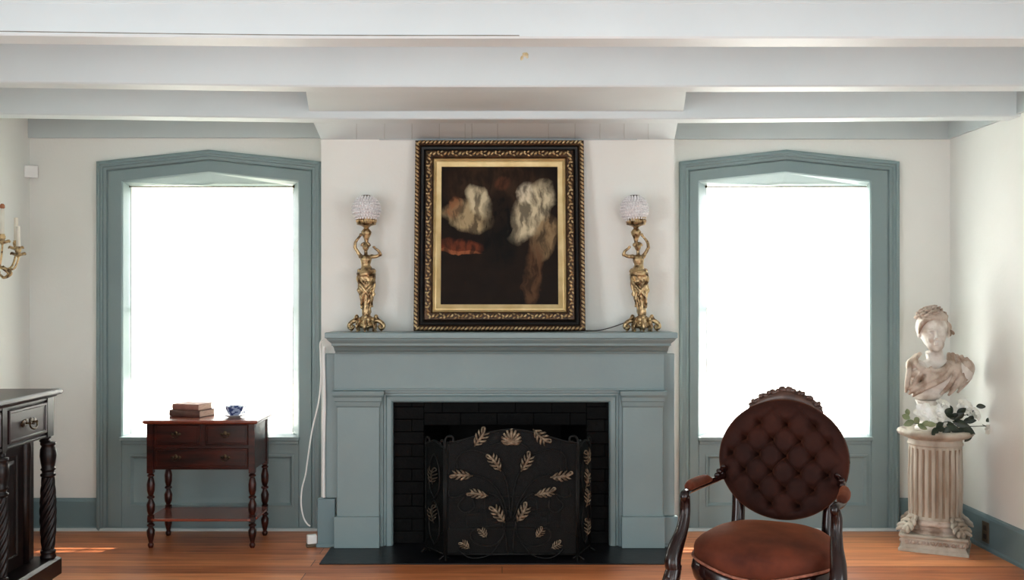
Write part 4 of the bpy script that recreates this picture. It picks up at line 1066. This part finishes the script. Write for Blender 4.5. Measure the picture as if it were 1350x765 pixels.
# tufted back
BC = Vector((0, .245, .722)); tilt = math.radians(-9); RA, RB = .246, .230
RM = Matrix.Translation(BC) @ Matrix.Rotation(tilt, 4, 'X')
btn = []
ax_, az_ = .104, .061
for r in range(-4, 5):
    for c in range(-3, 4):
        x = (c + (.5 if r % 2 else 0)) * ax_ + .012; z = r * az_ + .012
        if (x / (RA - .035)) ** 2 + (z / (RB - .035)) ** 2 < .92: btn.append((x, z))
def back_h(x, z):
    rr = math.sqrt((x / RA) ** 2 + (z / RB) ** 2)
    h = .052 * (max(0, 1 - rr ** 5)) ** .5
    fade = max(0, min(1, (1.0 - rr) / .16))
    for (bx, bz_) in btn:
        d2 = (x - bx) ** 2 + (z - bz_) ** 2; h -= .030 * math.exp(-d2 / .00022) * (0.4 + .6 * fade) + .010 * math.exp(-d2 / .0012) * fade
    # diagonal pleats between the buttons
    u = ((x - .012) / ax_ + (z - .012) / az_ / 2); v = ((x - .012) / ax_ - (z - .012) / az_ / 2)
    for q in (u, v):
        f = abs(q - round(q)); h -= .011 * math.exp(-(f / .05) ** 2) * fade
    return h
bm = BM(); rows = []; na, nr = 144, 60
cen = bm.verts.new(RM @ Vector((0, -back_h(0, 0), 0)))
for i in range(1, nr + 1):
    t = (i / nr); t = t if t < .9 else .9 + .1 * math.sin((t - .9) / .1 * PI / 2)
    rows.append([bm.verts.new(RM @ Vector((RA * t * math.cos(2 * PI * j / na), -back_h(RA * t * math.cos(2 * PI * j / na), RB * t * math.sin(2 * PI * j / na)), RB * t * math.sin(2 * PI * j / na)))) for j in range(na)])
rows.append([bm.verts.new(RM @ Vector((RA * .985 * math.cos(2 * PI * j / na), .02, RB * .985 * math.sin(2 * PI * j / na)))) for j in range(na)])
rows.append([bm.verts.new(RM @ Vector((RA * .7 * math.cos(2 * PI * j / na), .045, RB * .7 * math.sin(2 * PI * j / na)))) for j in range(na)])
grid_faces(bm, rows, closed_u=True, cap1=True)
for j in range(na): bm.faces.new((cen, rows[0][j], rows[0][(j + 1) % na]))
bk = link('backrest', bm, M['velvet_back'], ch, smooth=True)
for (x, z) in btn:
    bm = BM(); ell(bm, RM @ Vector((x, -back_h(x, z) - .001, z)), (.008, .005, .008), u=8, v=6)
    link('button', bm, M['velvet_back'], bk, smooth=True)
# wood frame around the back, seen at the rim, and the carved crest
bm = BM()
tube(bm, [RM @ Vector(((RA - .014) * math.cos(a), .028, (RB - .014) * math.sin(a))) for a in [i * 2 * PI / 48 for i in range(49)]], .013, seg=8, smooth=False)
link('back_frame', bm, M['chairwood'], ch, smooth=True)
bm = BM(); 
pts = []
for i in range(25):
    a = PI / 2 + (i - 12) / 12 * .62; k = 1 - abs(i - 12) / 12
    pts.append(RM @ Vector(((RA - .004) * math.cos(a), .024, (RB - .004 + .016 * k ** .7) * math.sin(a))))
tube(bm, pts, [.006] + [.012 + .016 * (1 - abs(i - 12) / 12) for i in range(1, 24)] + [.006], seg=10, smooth=False)
for i in range(26):
    a = PI / 2 + (i - 12.5) / 12.5 * .55; k = 1 - abs(i - 12.5) / 12.5
    rr = RB + .012 + .030 * k ** .8
    ell(bm, RM @ Vector(((RA + .006 + .026 * k) * math.cos(a), .018 + .006 * math.sin(i * 2.3), rr * math.sin(a) + .005 * math.sin(i * 1.9))), (.010, .010, .009 + .004 * (i % 3)), (0, a, i), u=8, v=6)
for s in (-1, 1): ell(bm, RM @ Vector((s * .012, .016, RB + .040)), (.014, .012, .014))
link('crest_rail', bm, mat('carved_grey_brown_wood', srgb(84, 60, 50), .4, col2=srgb(58, 38, 32), nscale=30), ch, smooth=True)
# arms, arm posts, legs
for s in (-1, 1):
    bm = BM()
    # arm rail from the back joint forward, ending in a scroll
    tube(bm, [(s * .212, .235, .655), (s * .224, .20, .650), (s * .240, .13, .640), (s * .262, .02, .634), (s * .268, -.10, .636), (s * .262, -.165, .640), (s * .258, -.195, .636), (s * .258, -.196, .622), (s * .258, -.180, .620)], [.020, .017, .012, .011, .012, .015, .016, .012, .007], seg=10)
    for k in range(5): ell(bm, (s * (.216 + .004 * k), .222 - .016 * k, .662 + .008 * math.cos(k * 2.2)), (.012, .012, .010), (k, s * .5, k))
    tube(bm, [(s * .214, .205, .668), (s * .205, .19, .682), (s * .212, .172, .690), (s * .224, .180, .680)], [.008, .008, .007, .004], seg=7)
    link('arm', bm, M['chairwood'], ch, smooth=True)
    bm = BM(); tube(bm, [(s * .243, .105, .646), (s * .252, .07, .652), (s * .262, .01, .652), (s * .268, -.06, .652), (s * .268, -.10, .650), (s * .266, -.130, .645)], [.008, .018, .021, .021, .018, .008], seg=12)
    for v in bm.verts: v.co.z = max(v.co.z, .640)
    link('arm_pad', bm, M['velvet'], ch, smooth=True)
    # post: S-curve from the arm scroll down to the front leg, fluted by a rib
    bm = BM()
    tube(bm, [(s * .258, -.180, .632), (s * .262, -.172, .600), (s * .262, -.176, .560), (s * .266, -.200, .510), (s * .276, -.235, .460), (s * .280, -.262, .415), (s * .276, -.262, .380)], [.016, .019, .019, .022, .027, .029, .028], seg=12)
    tube(bm, [(s * .262, -.198, .620), (s * .264, -.192, .575), (s * .270, -.214, .520), (s * .280, -.254, .462), (s * .286, -.282, .418)], [.006, .007, .008, .009, .007], seg=6)
    link('arm_post', bm, M['chairwood'], ch, smooth=True)
    bm = BM()   # cabriole front leg
    tube(bm, [(s * .272, -.258, .405), (s * .280, -.270, .36), (s * .290, -.282, .30), (s * .282, -.274, .21), (s * .266, -.255, .12), (s * .262, -.252, .06), (s * .272, -.264, .032)], [.024, .030, .031, .022, .015, .014, .016], seg=12)
    tube(bm, [(s * .272, -.262, .03), (s * .280, -.274, .012)], [.020, .012], seg=10)
    lathe(bm, [(.010, 0), (.012, .004), (.010, .03)], 10, c=(s * .272, -.264, 0))
    ell(bm, (s * .290, -.296, .345), (.018, .012, .022)); 
    link('leg', bm, M['chairwood'], ch, smooth=True)
    bm = BM()   # rear leg runs up to carry the back
    tube(bm, [(s * .175, .262, .575), (s * .172, .252, .52), (s * .172, .235, .44), (s * .178, .222, .36), (s * .180, .230, .22), (s * .180, .262, .10), (s * .180, .290, .012)], [.024, .025, .026, .026, .020, .016, .014], seg=10)
    lathe(bm, [(.012, 0), (.013, .01), (.012, .02)], 10, c=(s * .180, .290, 0))
    link('leg', bm, M['chairwood'], ch, smooth=True)

# ================================================================== PEDESTAL, BUST, FLOWERS
PX, PY = 2.345, 5.39
pd = empty('column_pedestal', 'fluted white column pedestal standing in the right corner', 'pedestal', (PX, PY, 0), math.radians(-27))
bm = BM(); h = .172; rings = []
for d, z in ((0, 0), (0, .014), (.004, .020), (.010, .022), (.012, .030), (.014, .032), (.014, .070), (.010, .074), (.004, .078), (.002, .086), (.008, .092)):
    q = h - d; rings.append([bm.verts.new(p) for p in ((-q, -q, z), (q, -q, z), (q, q, z), (-q, q, z))])
grid_faces(bm, rings, closed_u=True, cap0=True, cap1=True)
link('base_slab', bm, M['stone_col'], pd, bevel=0.002)
bm = BM()
for side in range(4):
    R_ = Matrix.Rotation(side * PI / 2, 4, 'Z')
    for k in range(9):
        x = -.13 + k * .0325
        p = R_ @ Vector((x, -h + .013, .051)); ell(bm, p, (.011, .011, .011), u=8, v=6)
        tube(bm, [R_ @ Vector((x + .010, -h + .013, .042)), R_ @ Vector((x + .017, -h + .011, .052)), R_ @ Vector((x + .022, -h + .013, .062))], [.003, .005, .003], seg=6, n=3)
link('frieze_carving', bm, M['stone_brown'], pd, smooth=True)
bm = BM()
lathe(bm, [(.150, .092), (.152, .10), (.140, .108), (.128, .112), (.126, .128), (.140, .134), (.146, .144), (.142, .156), (.132, .160), (.134, .170)], 48)
link('base_ring', bm, M['stone_brown'], pd, smooth=True, auto=50)
NF = 24
def flute(r, z, a):
    t = (a * NF / (2 * PI)) % 1.0; g = math.sin(PI * min(1, max(0, (t - .22) / .56))) if .22 < t < .78 else 0
    end = min(1, max(0, (z - .18) / .012)) * min(1, max(0, (.545 - z) / .012))
    return r - .0125 * g ** .6 * end
bm = BM(); seg_ = NF * 10; prof = [(.134, .165), (.134, .178)] + [(.134 + .004 * math.sin(PI * k / 10), .182 + k * .036) for k in range(11)] + [(.134, .552), (.134, .560)]
rows = []
for r, z in prof: rows.append([bm.verts.new((flute(r, z, 2 * PI * j / seg_) * math.cos(2 * PI * j / seg_), flute(r, z, 2 * PI * j / seg_) * math.sin(2 * PI * j / seg_), z)) for j in range(seg_)])
for i in range(len(rows) - 1):
    for j in range(seg_):
        f = bm.faces.new((rows[i][j], rows[i][(j + 1) % seg_], rows[i + 1][(j + 1) % seg_], rows[i + 1][j]))
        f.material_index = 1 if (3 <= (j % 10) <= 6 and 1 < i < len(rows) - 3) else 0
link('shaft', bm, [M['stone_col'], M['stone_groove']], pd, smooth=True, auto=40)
bm = BM()
lathe(bm, [(.134, .556), (.140, .560), (.141, .568), (.136, .574), (.136, .590), (.150, .596), (.166, .604), (.180, .614), (.186, .626), (.180, .638), (.166, .642), (.150, .638), (.02, .636)], 96, fn=lambda r, z, a: r * (1 + (.045 * abs(math.sin(a * 18)) if .60 < z < .641 else 0)))
link('capital', bm, M['stone_col'], pd, smooth=True, auto=60)
for k in range(4):
    bm = BM(); a = k * PI / 2 + PI / 4; d = Vector((math.cos(a), math.sin(a), 0)); s = Vector((-math.sin(a), math.cos(a), 0)); u = Vector((0, 0, 1))
    def q(r, b, z): return d * r + s * b + u * z
    tube(bm, [q(.132, 0, .178), q(.150, 0, .150), q(.185, 0, .118), q(.205, 0, .102), q(.212, 0, .100)], [.008, .016, .020, .016, .006], seg=8)
    for t, w_ in ((0, .030), (.3, .045), (.6, .05), (.85, .038)):
        r = .138 + .065 * t; z = .172 - .068 * t
        for g in (-1, 1): tube(bm, [q(r, 0, z), q(r + .006, g * w_ * .6, z + .006), q(r + .018, g * w_, z - .004), q(r + .026, g * w_ * 1.05, z - .012)], [.010, .013, .010, .004], seg=7, n=3)
    for v in bm.verts: v.co.z = max(v.co.z, .0925)
    link('acanthus_leaf', bm, M['stone_col'], pd, smooth=True)

# bust (turned slightly towards the room)
bs = empty('bust', 'antiqued white plaster bust of a draped woman with curled hair on the column', 'bust', (2.345, 5.40, .6365), 0)
def K(px, py, y=0.0):   # photo position to the bust's own frame
    v = P(px, py, 5.40 + y); return Vector((v.x - 2.345, y, v.z - .6365))
bm = BM()
c = K(1222, 540)
lathe(bm, [(.062, .0), (.064, .012), (.056, .020), (.050, .026), (.034, .045), (.028, .070), (.032, .095), (.046, .125), (.06, .16)], 28, c=(c.x, 0, 0))
link('socle', bm, M['stone'], bs, smooth=True, auto=50)
bm = BM()
hx = K(1230, 0).x
def pk(px, py, y, r, rot=(0, 0, 0), u=18, v=12): ell(bm, K(px, py, y), r, rot, u, v)
# torso
pk(1232, 500, 0, (.125, .075, .085)); pk(1222, 516, -.005, (.09, .06, .055)); pk(1210, 492, 0, (.060, .058, .072)); pk(1266, 492, .005, (.066, .058, .058), (0, .5, 0))
pk(1236, 482, .005, (.105, .055, .04))
tube(bm, [K(1236, 490, .01), K(1234, 476, .004), K(1231, 462, 0)], [.056, .046, .044], seg=16)
# head: skull, face, jaw
pk(1228, 431, .012, (.080, .092, .088)); pk(1231, 440, -.022, (.064, .068, .082)); pk(1233, 453, -.036, (.046, .048, .048)); pk(1234, 460, -.058, (.020, .020, .016))
# brow, nose, lips, cheeks, eyelids
fx = 1234.5
tube(bm, [K(fx, 436, -.083), K(fx, 442, -.094), K(fx + .3, 447, -.106)], [.007, .008, .010], seg=8)
ell(bm, K(fx + 2.2, 447.2, -.094), (.007, .008, .006)); ell(bm, K(fx - 2.2, 447.2, -.094), (.007, .008, .006))
for s in (-1, 1):
    tube(bm, [K(fx + s * 2, 436, -.084), K(fx + s * 7, 434.6, -.080), K(fx + s * 11.5, 437, -.062)], [.005, .0055, .004], seg=7)
    ell(bm, K(fx + s * 6.3, 439.3, -.074), (.0125, .010, .0075)); ell(bm, K(fx + s * 8, 447.5, -.062), (.016, .014, .018))
ell(bm, K(fx, 452, -.088), (.014, .010, .0045)); ell(bm, K(fx, 454.4, -.086), (.012, .010, .005))
for s, (ex, ey) in ((-1, (1211.5, 440)), (1, (1250, 440))): ell(bm, K(ex, ey, .005), (.009, .016, .024))
o = link('figure', bm, M['stone'], bs, smooth=True); remesh(o, 0.0035, 2, 0.5)
# hair: waves and a crown of curls with a knot behind
bm = BM(); rnd = random.Random(11)
for s in (-1, 1):
    for k in range(5):
        yy = -.062 + k * .018
        tube(bm, [K(1231, 420 - k * 1.4, yy - .004), K(1231 + s * 9, 422 - k, yy + .008), K(1231 + s * 17, 430 - k, yy + .030), K(1231 + s * 19.5, 440 - k, yy + .055)], [.007, .012, .012, .004], seg=10)
for k in range(54):
    a = k * 2.399; r = math.sqrt((k + .5) / 50); px = 1229 + 19.5 * r * math.cos(a); y = .006 + .075 * r * math.sin(a); py = 406 + 12 * r ** 2 + rnd.uniform(-1.2, 1.2)
    c = K(px, py, y); q_ = rnd.uniform(.010, .015)
    tube(bm, [c + Vector((q_ * math.cos(t), q_ * .9 * math.sin(t), .004 * t - .006)) for t in (0, 1.2, 2.4, 3.6, 4.8)], [.006, .0075, .008, .007, .005], seg=6, n=2)
ell(bm, K(1229, 419, .012), (.078, .088, .045)); ell(bm, K(1247, 432, .05), (.03, .035, .035))
o = link('hair', bm, M['stone_brown'], bs, smooth=True)
bm = BM()
tube(bm, [K(1251, 437, .03), K(1256, 439, .03), K(1257.5, 441.5, .028)], [.014, .010, .005], seg=8); ell(bm, K(1252, 441, .03), (.010, .012, .012))
link('hair_knot', bm, M['stone_groove'], bs, smooth=True)
# drapery
bm = BM()
folds = [[(1251, 466, .02), (1250, 480, -.035), (1240, 494, -.078), (1222, 503, -.088), (1206, 513, -.070), (1198, 520, -.04)],
         [(1256, 466, .025), (1256, 482, -.030), (1247, 497, -.072), (1230, 507, -.088), (1212, 516, -.075), (1203, 523, -.045)],
         [(1261, 468, .025), (1264, 482, -.025), (1258, 497, -.058), (1250, 510, -.062), (1240, 521, -.06)],
         [(1267, 469, .020), (1272, 482, -.020), (1267, 497, -.044), (1258, 512, -.05), (1250, 522, -.045)],
         [(1273, 472, .015), (1279, 482, -.012), (1274, 498, -.03), (1264, 512, -.036)],
         [(1278, 476, .01), (1282, 486, -.005), (1275, 502, -.014), (1262, 518, -.02)],
         [(1213, 466, .025), (1207, 474, -.02), (1211, 484, -.058), (1222, 492, -.080), (1236, 497, -.082)],
         [(1208, 468, .02), (1200, 478, -.012), (1198, 492, -.040), (1196, 508, -.044), (1194, 518, -.03)],
         [(1218, 484, -.064), (1212, 496, -.074), (1206, 506, -.070), (1198, 514, -.05)],
         [(1224, 488, -.078), (1222, 500, -.086), (1212, 510, -.080), (1202, 518, -.06)],
         [(1226, 484, -.068), (1232, 490, -.082), (1244, 486, -.066), (1252, 474, -.02)]]
for f in folds: tube(bm, [K(*p) for p in f], [.011] + [.0145] * (len(f) - 2) + [.006], seg=8, n=5)
ell(bm, K(1256, 492, -.012), (.050, .052, .060), (0, .5, 0)); ell(bm, K(1248, 504, -.018), (.050, .045, .042), (0, .7, 0)); ell(bm, K(1208, 506, -.020), (.036, .042, .045), (0, -.3, 0)); ell(bm, K(1228, 503, -.040), (.055, .040, .030), (0, -.4, 0))
ell(bm, K(1211, 495, -.045), (.038, .036, .036)); ell(bm, K(1222, 500, -.050), (.034, .034, .030)); ell(bm, K(1224, 488, -.084), (.016, .012, .013)); ell(bm, K(1274, 486, .0), (.036, .042, .046)); ell(bm, K(1202, 482, .0), (.03, .042, .04))
ell(bm, K(1262, 500, -.01), (.045, .05, .055), (0, .6, 0))
o = link('drapery', bm, M['stone_brown'], bs, smooth=True); remesh(o, 0.003, 1, 0.5)

# flowers on the pedestal
bq = empty('flower_spray', 'white artificial flowers with dark green leaves at the foot of the bust', 'flowers', (2.345, 5.39, .640))
def B(px, py, y=0.0):
    v = P(px, py, 5.39 + y); return Vector((v.x - 2.345, y, v.z - .640))
def petal(bm, c, axis, out, L, wd, cup):
    axis = axis.normalized(); out = (out - axis * out.dot(axis)).normalized(); s = axis.cross(out); rows = []
    for i in range(6):
        t = i / 5; w_ = wd * math.sin(PI * (0.12 + .80 * t)) ** .8
        ctr = c + out * (L * t * math.cos(cup * (1 - t * .5))) + axis * (L * t * math.sin(cup * (1 - t * .5)) - .25 * L * max(0, t - .6))
        rows.append([bm.verts.new(ctr + s * (w_ * b) + axis * (.25 * wd * b * b)) for b in (-1, -.5, 0, .5, 1)])
    lo_ = [[bm.verts.new(v.co - axis * .0012) for v in r] for r in rows]
    grid_faces(bm, rows); grid_faces(bm, lo_)
def flower(c, axis, size):
    bm = BM(); ref = axis.orthogonal().normalized(); q0 = axis.cross(ref)
    for layer, (n, L, cup) in enumerate(((7, 1.0, .35), (6, .8, .75), (5, .55, 1.1))):
        for k in range(n):
            a = 2 * PI * k / n + layer * .5; petal(bm, c, axis, ref * math.cos(a) + q0 * math.sin(a), size * L, size * .42, cup)
    ell(bm, c + axis * size * .25, (size * .18,) * 3, u=8, v=6)
    link('flower', bm, M['petal'], bq, smooth=True)
for (px, py, y, ax, sz) in ((1219, 545, -.11, (-.2, -1, .5), .058), (1236, 546, -.10, (.2, -1, .6), .052), (1243, 534, -.06, (.1, -.8, .9), .040), (1272, 538, -.02, (.3, -1, .7), .052), (1285, 546, -.03, (.6, -.9, .5), .042), (1302, 566, -.06, (.5, -1, -.1), .030), (1227, 552, -.13, (0, -1, .2), .036)):
    flower(B(px, py, y), Vector(ax).normalized(), sz)
def foliage(px, py, y, ang, L, wd, m, tw=0.0):
    bm = BM(); c = B(px, py, y); d = Vector((math.cos(ang), tw, math.sin(ang))).normalized(); s = d.cross(Vector((0, -1, .35))).normalized(); nn = s.cross(d)
    rows = []
    for i in range(8):
        t = i / 7; w_ = wd * math.sin(PI * min(1, t * .97 + .02)) ** .75 * (1 - .25 * t)
        ctr = c + d * L * t - Vector((0, 0, 1)) * L * .18 * t * t
        rows.append([ctr + s * (w_ * b) + nn * (-abs(b) * w_ * .25) for b in (-1, -.5, 0, .5, 1)])
    r1 = [[bm.verts.new(p) for p in r] for r in rows]; r2 = [[bm.verts.new(p - nn * .001) for p in r] for r in rows]
    grid_faces(bm, r1); grid_faces(bm, r2)
    link('leaf', bm, m, bq, smooth=True)
for a in ((1252, 552, -.10, .5, .07, .022), (1256, 556, -.10, -.1, .085, .024), (1250, 556, -.12, -.9, .07, .022), (1262, 548, -.06, 1.0, .07, .02), (1270, 556, -.08, .3, .07, .02), (1268, 560, -.09, -.5, .075, .022), (1246, 566, -.15, 2.9, .06, .020), (1256, 545, -.05, 2.0, .06, .018),
          (1238, 565, -.16, 3.6, .055, .020), (1260, 562, -.13, -1.3, .05, .018), (1258, 550, -.11, 2.6, .07, .02), (1276, 565, -.12, -2.1, .045, .016), (1282, 573, -.10, -2.6, .055, .017), (1300, 556, -.05, .6, .045, .014), (1308, 566, -.05, -.6, .05, .014), (1287, 536, .0, .2, .05, .016), (1248, 560, -.15, -.3, .07, .022), (1262, 568, -.14, .1, .06, .02), (1275, 548, -.04, .8, .05, .016), (1248, 548, -.12, 1.3, .055, .020), (1254, 563, -.15, -2.4, .06, .022), (1264, 556, -.12, 1.9, .06, .020), (1270, 566, -.14, -.2, .06, .022), (1278, 557, -.08, 1.3, .05, .018), (1244, 558, -.16, 3.4, .05, .018), (1260, 553, -.13, .9, .06, .02)):
    foliage(*a, M['leafdark'], tw=random.uniform(-.4, .1))
for a in ((1200, 552, -.10, 2.6, .055, .02), (1206, 556, -.13, 3.3, .06, .02), (1212, 558, -.14, 2.2, .05, .02), (1220, 560, -.16, .2, .06, .018), (1198, 548, -.06, 1.8, .045, .016), (1210, 560, -.15, -.3, .05, .018), (1228, 560, -.16, 2.8, .055, .018)):
    foliage(*a, M['leafpale'], tw=random.uniform(-.3, .1))
bm = BM()
for p in (((1255, 558, -.10), (1275, 562, -.09), (1300, 562, -.06), (1304, 565, -.06)), ((1250, 556, -.1), (1225, 560, -.13), (1204, 558, -.12)), ((1258, 556, -.08), (1270, 548, -.04), (1284, 546, -.03)), ((1262, 562, -.10), (1284, 570, -.1)), ((1295, 560, -.06), (1308, 566, -.05), (1314, 571, -.05))):
    tube(bm, [B(*q) for q in p], .0024, seg=5)
link('stems', bm, M['leafdark'], bq, smooth=True)

# ================================================================== WALL SCONCE (left edge)
sy = 5.30
sn = empty('wall_sconce', 'brass wall sconce with candle arms on the left wall', 'sconce', (XL, sy, Z(330, sy)))
bm = BM(); Rr = Matrix.Rotation(PI / 2, 4, 'Y')
lathe(bm, [(.045, 0), (.048, .006), (.036, .014), (.020, .02), (.014, .03)], 20, mtx=Rr)
tube(bm, [(.012, 0, -.10), (.018, 0, -.05), (.02, 0, 0), (.016, 0, .06), (.012, 0, .11)], [.004, .012, .016, .010, .004], seg=10)
link('backplate', bm, M['brass'], sn, smooth=True)
for (dx, dy, dz, hz, top) in ((.105, -.02, .045, .05, .085), (.155, .05, -.018, 0, .060), (.10, .14, .02, 0, .075)):
    bm = BM()
    tube(bm, [(.02, 0, -.01), (dx * .5, dy * .3, -.085), (dx * .85, dy * .8, -.095 + dz * .3), (dx, dy, -.03 + dz), (dx, dy, dz)], [.006, .006, .006, .005, .006], seg=8)
    tube(bm, [(dx * .55, dy * .4, -.085), (dx * .8, dy * .7, -.12), (dx * .6, dy * .6, -.145), (dx * .45, dy * .5, -.125)], [.007, .009, .007, .003], seg=7)
    lathe(bm, [(.004, dz - .02), (.010, dz - .012), (.034, dz - .004), (.037, dz), (.030, dz + .001), (.012, dz + .006), (.016, dz + .016), (.017, dz + .028), (.012, dz + .036), (.014, dz + .040)], 20, c=(dx, dy, 0))
    for k in range(6):
        a = k * PI / 3; d = Vector((math.cos(a), math.sin(a), 0)); b0 = Vector((dx, dy, dz))
        tube(bm, [b0 + d * .02, b0 + d * .036 + Vector((0, 0, .004)), b0 + d * .042 + Vector((0, 0, -.004))], [.006, .007, .003], seg=6, n=3)
    ar = link('arm', bm, M['brass'], sn, smooth=True)
    bm = BM(); lathe(bm, [(.0105, dz + .038), (.0105, dz + .038 + top + .05), (.008, dz + .040 + top + .05)], 16, c=(dx, dy, 0)); link('candle', bm, M['candle'], ar, smooth=True, auto=40)
    if hz:
        bm = BM(); lathe(bm, [(.009, 0), (.013, .006), (.012, .018), (.006, .026)], 14, c=(dx, dy, dz + .040 + top + .05)); link('candle_tip', bm, M['amber'], ar, smooth=True)

# motion sensor in the corner
bm = BM(); box(bm, -.037, .037, -.012, .016, -.036, .036)
sns = tag(link('wall_sensor', bm, M['plastic'], bevel=.005), 'small square white plastic sensor box high in the left corner', 'sensor')
sns.location = (XL + .024, YB - .034, Z(227.5, YB)); sns.rotation_euler = (0, 0, math.radians(38))
# outlet on the right baseboard
bm = BM(); box(bm, XR - .0235, XR - .0165, 5.30, 5.37, .040, .150)
ot = tag(link('wall_outlet', bm, M['outlet'], bevel=.002), 'brown electrical outlet on the right baseboard beside the pedestal', 'outlet')
bm = BM()
for zz in (.072, .118): box(bm, XR - .0255, XR - .0236, 5.321, 5.349, zz - .013, zz + .013)
link('socket', bm, M['cord_dark'], ot)

# white cords at the left of the mantel
bm = BM(); yc = BY - .034
tube(bm, [(X(429, yc), yc - .01, 1.09), (X(427, yc), yc - .006, 1.02), (X(428, yc), yc - .006, .8), (X(427, yc), yc - .006, .5), (X(427, yc), yc - .006, .30), (X(428, yc), yc - .01, .268)], [.008, .009, .009, .0085, .009, .008], seg=10)
tag(link('cord_cover', bm, M['plastic'], smooth=True), 'thick white cord running straight down beside the left pilaster', 'cord')
bm = BM(); D_ = 5.40
tube(bm, [P(425, 448, D_), P(422, 454, D_), P(422.5, 470, D_), P(423, 500, D_), P(420, 530, D_), P(411, 570, D_), P(405, 610, D_), P(403, 625, D_), P(398, 645, D_), P(397, 665, D_), P(400, 682, D_), P(405, 691, D_), P(409, 694, D_)], .0042, seg=8)
tag(link('white_cord', bm, M['plastic'], smooth=True), 'thin slack white cord hanging from mantel end to the floor adapter', 'cord')
ad_ = empty('power_adapter', 'small white power adapter on the floor left of the fireplace', 'power adapter', (X(411, D_), D_, 0), math.radians(20))
bm = BM(); box(bm, -.026, .026, -.02, .02, .018, .066); link('housing', bm, M['plastic'], ad_, bevel=.006)
bm = BM(); box(bm, -.030, .026, -.018, .018, 0, .017); link('socket_block', bm, M['outlet'], ad_, bevel=.004)
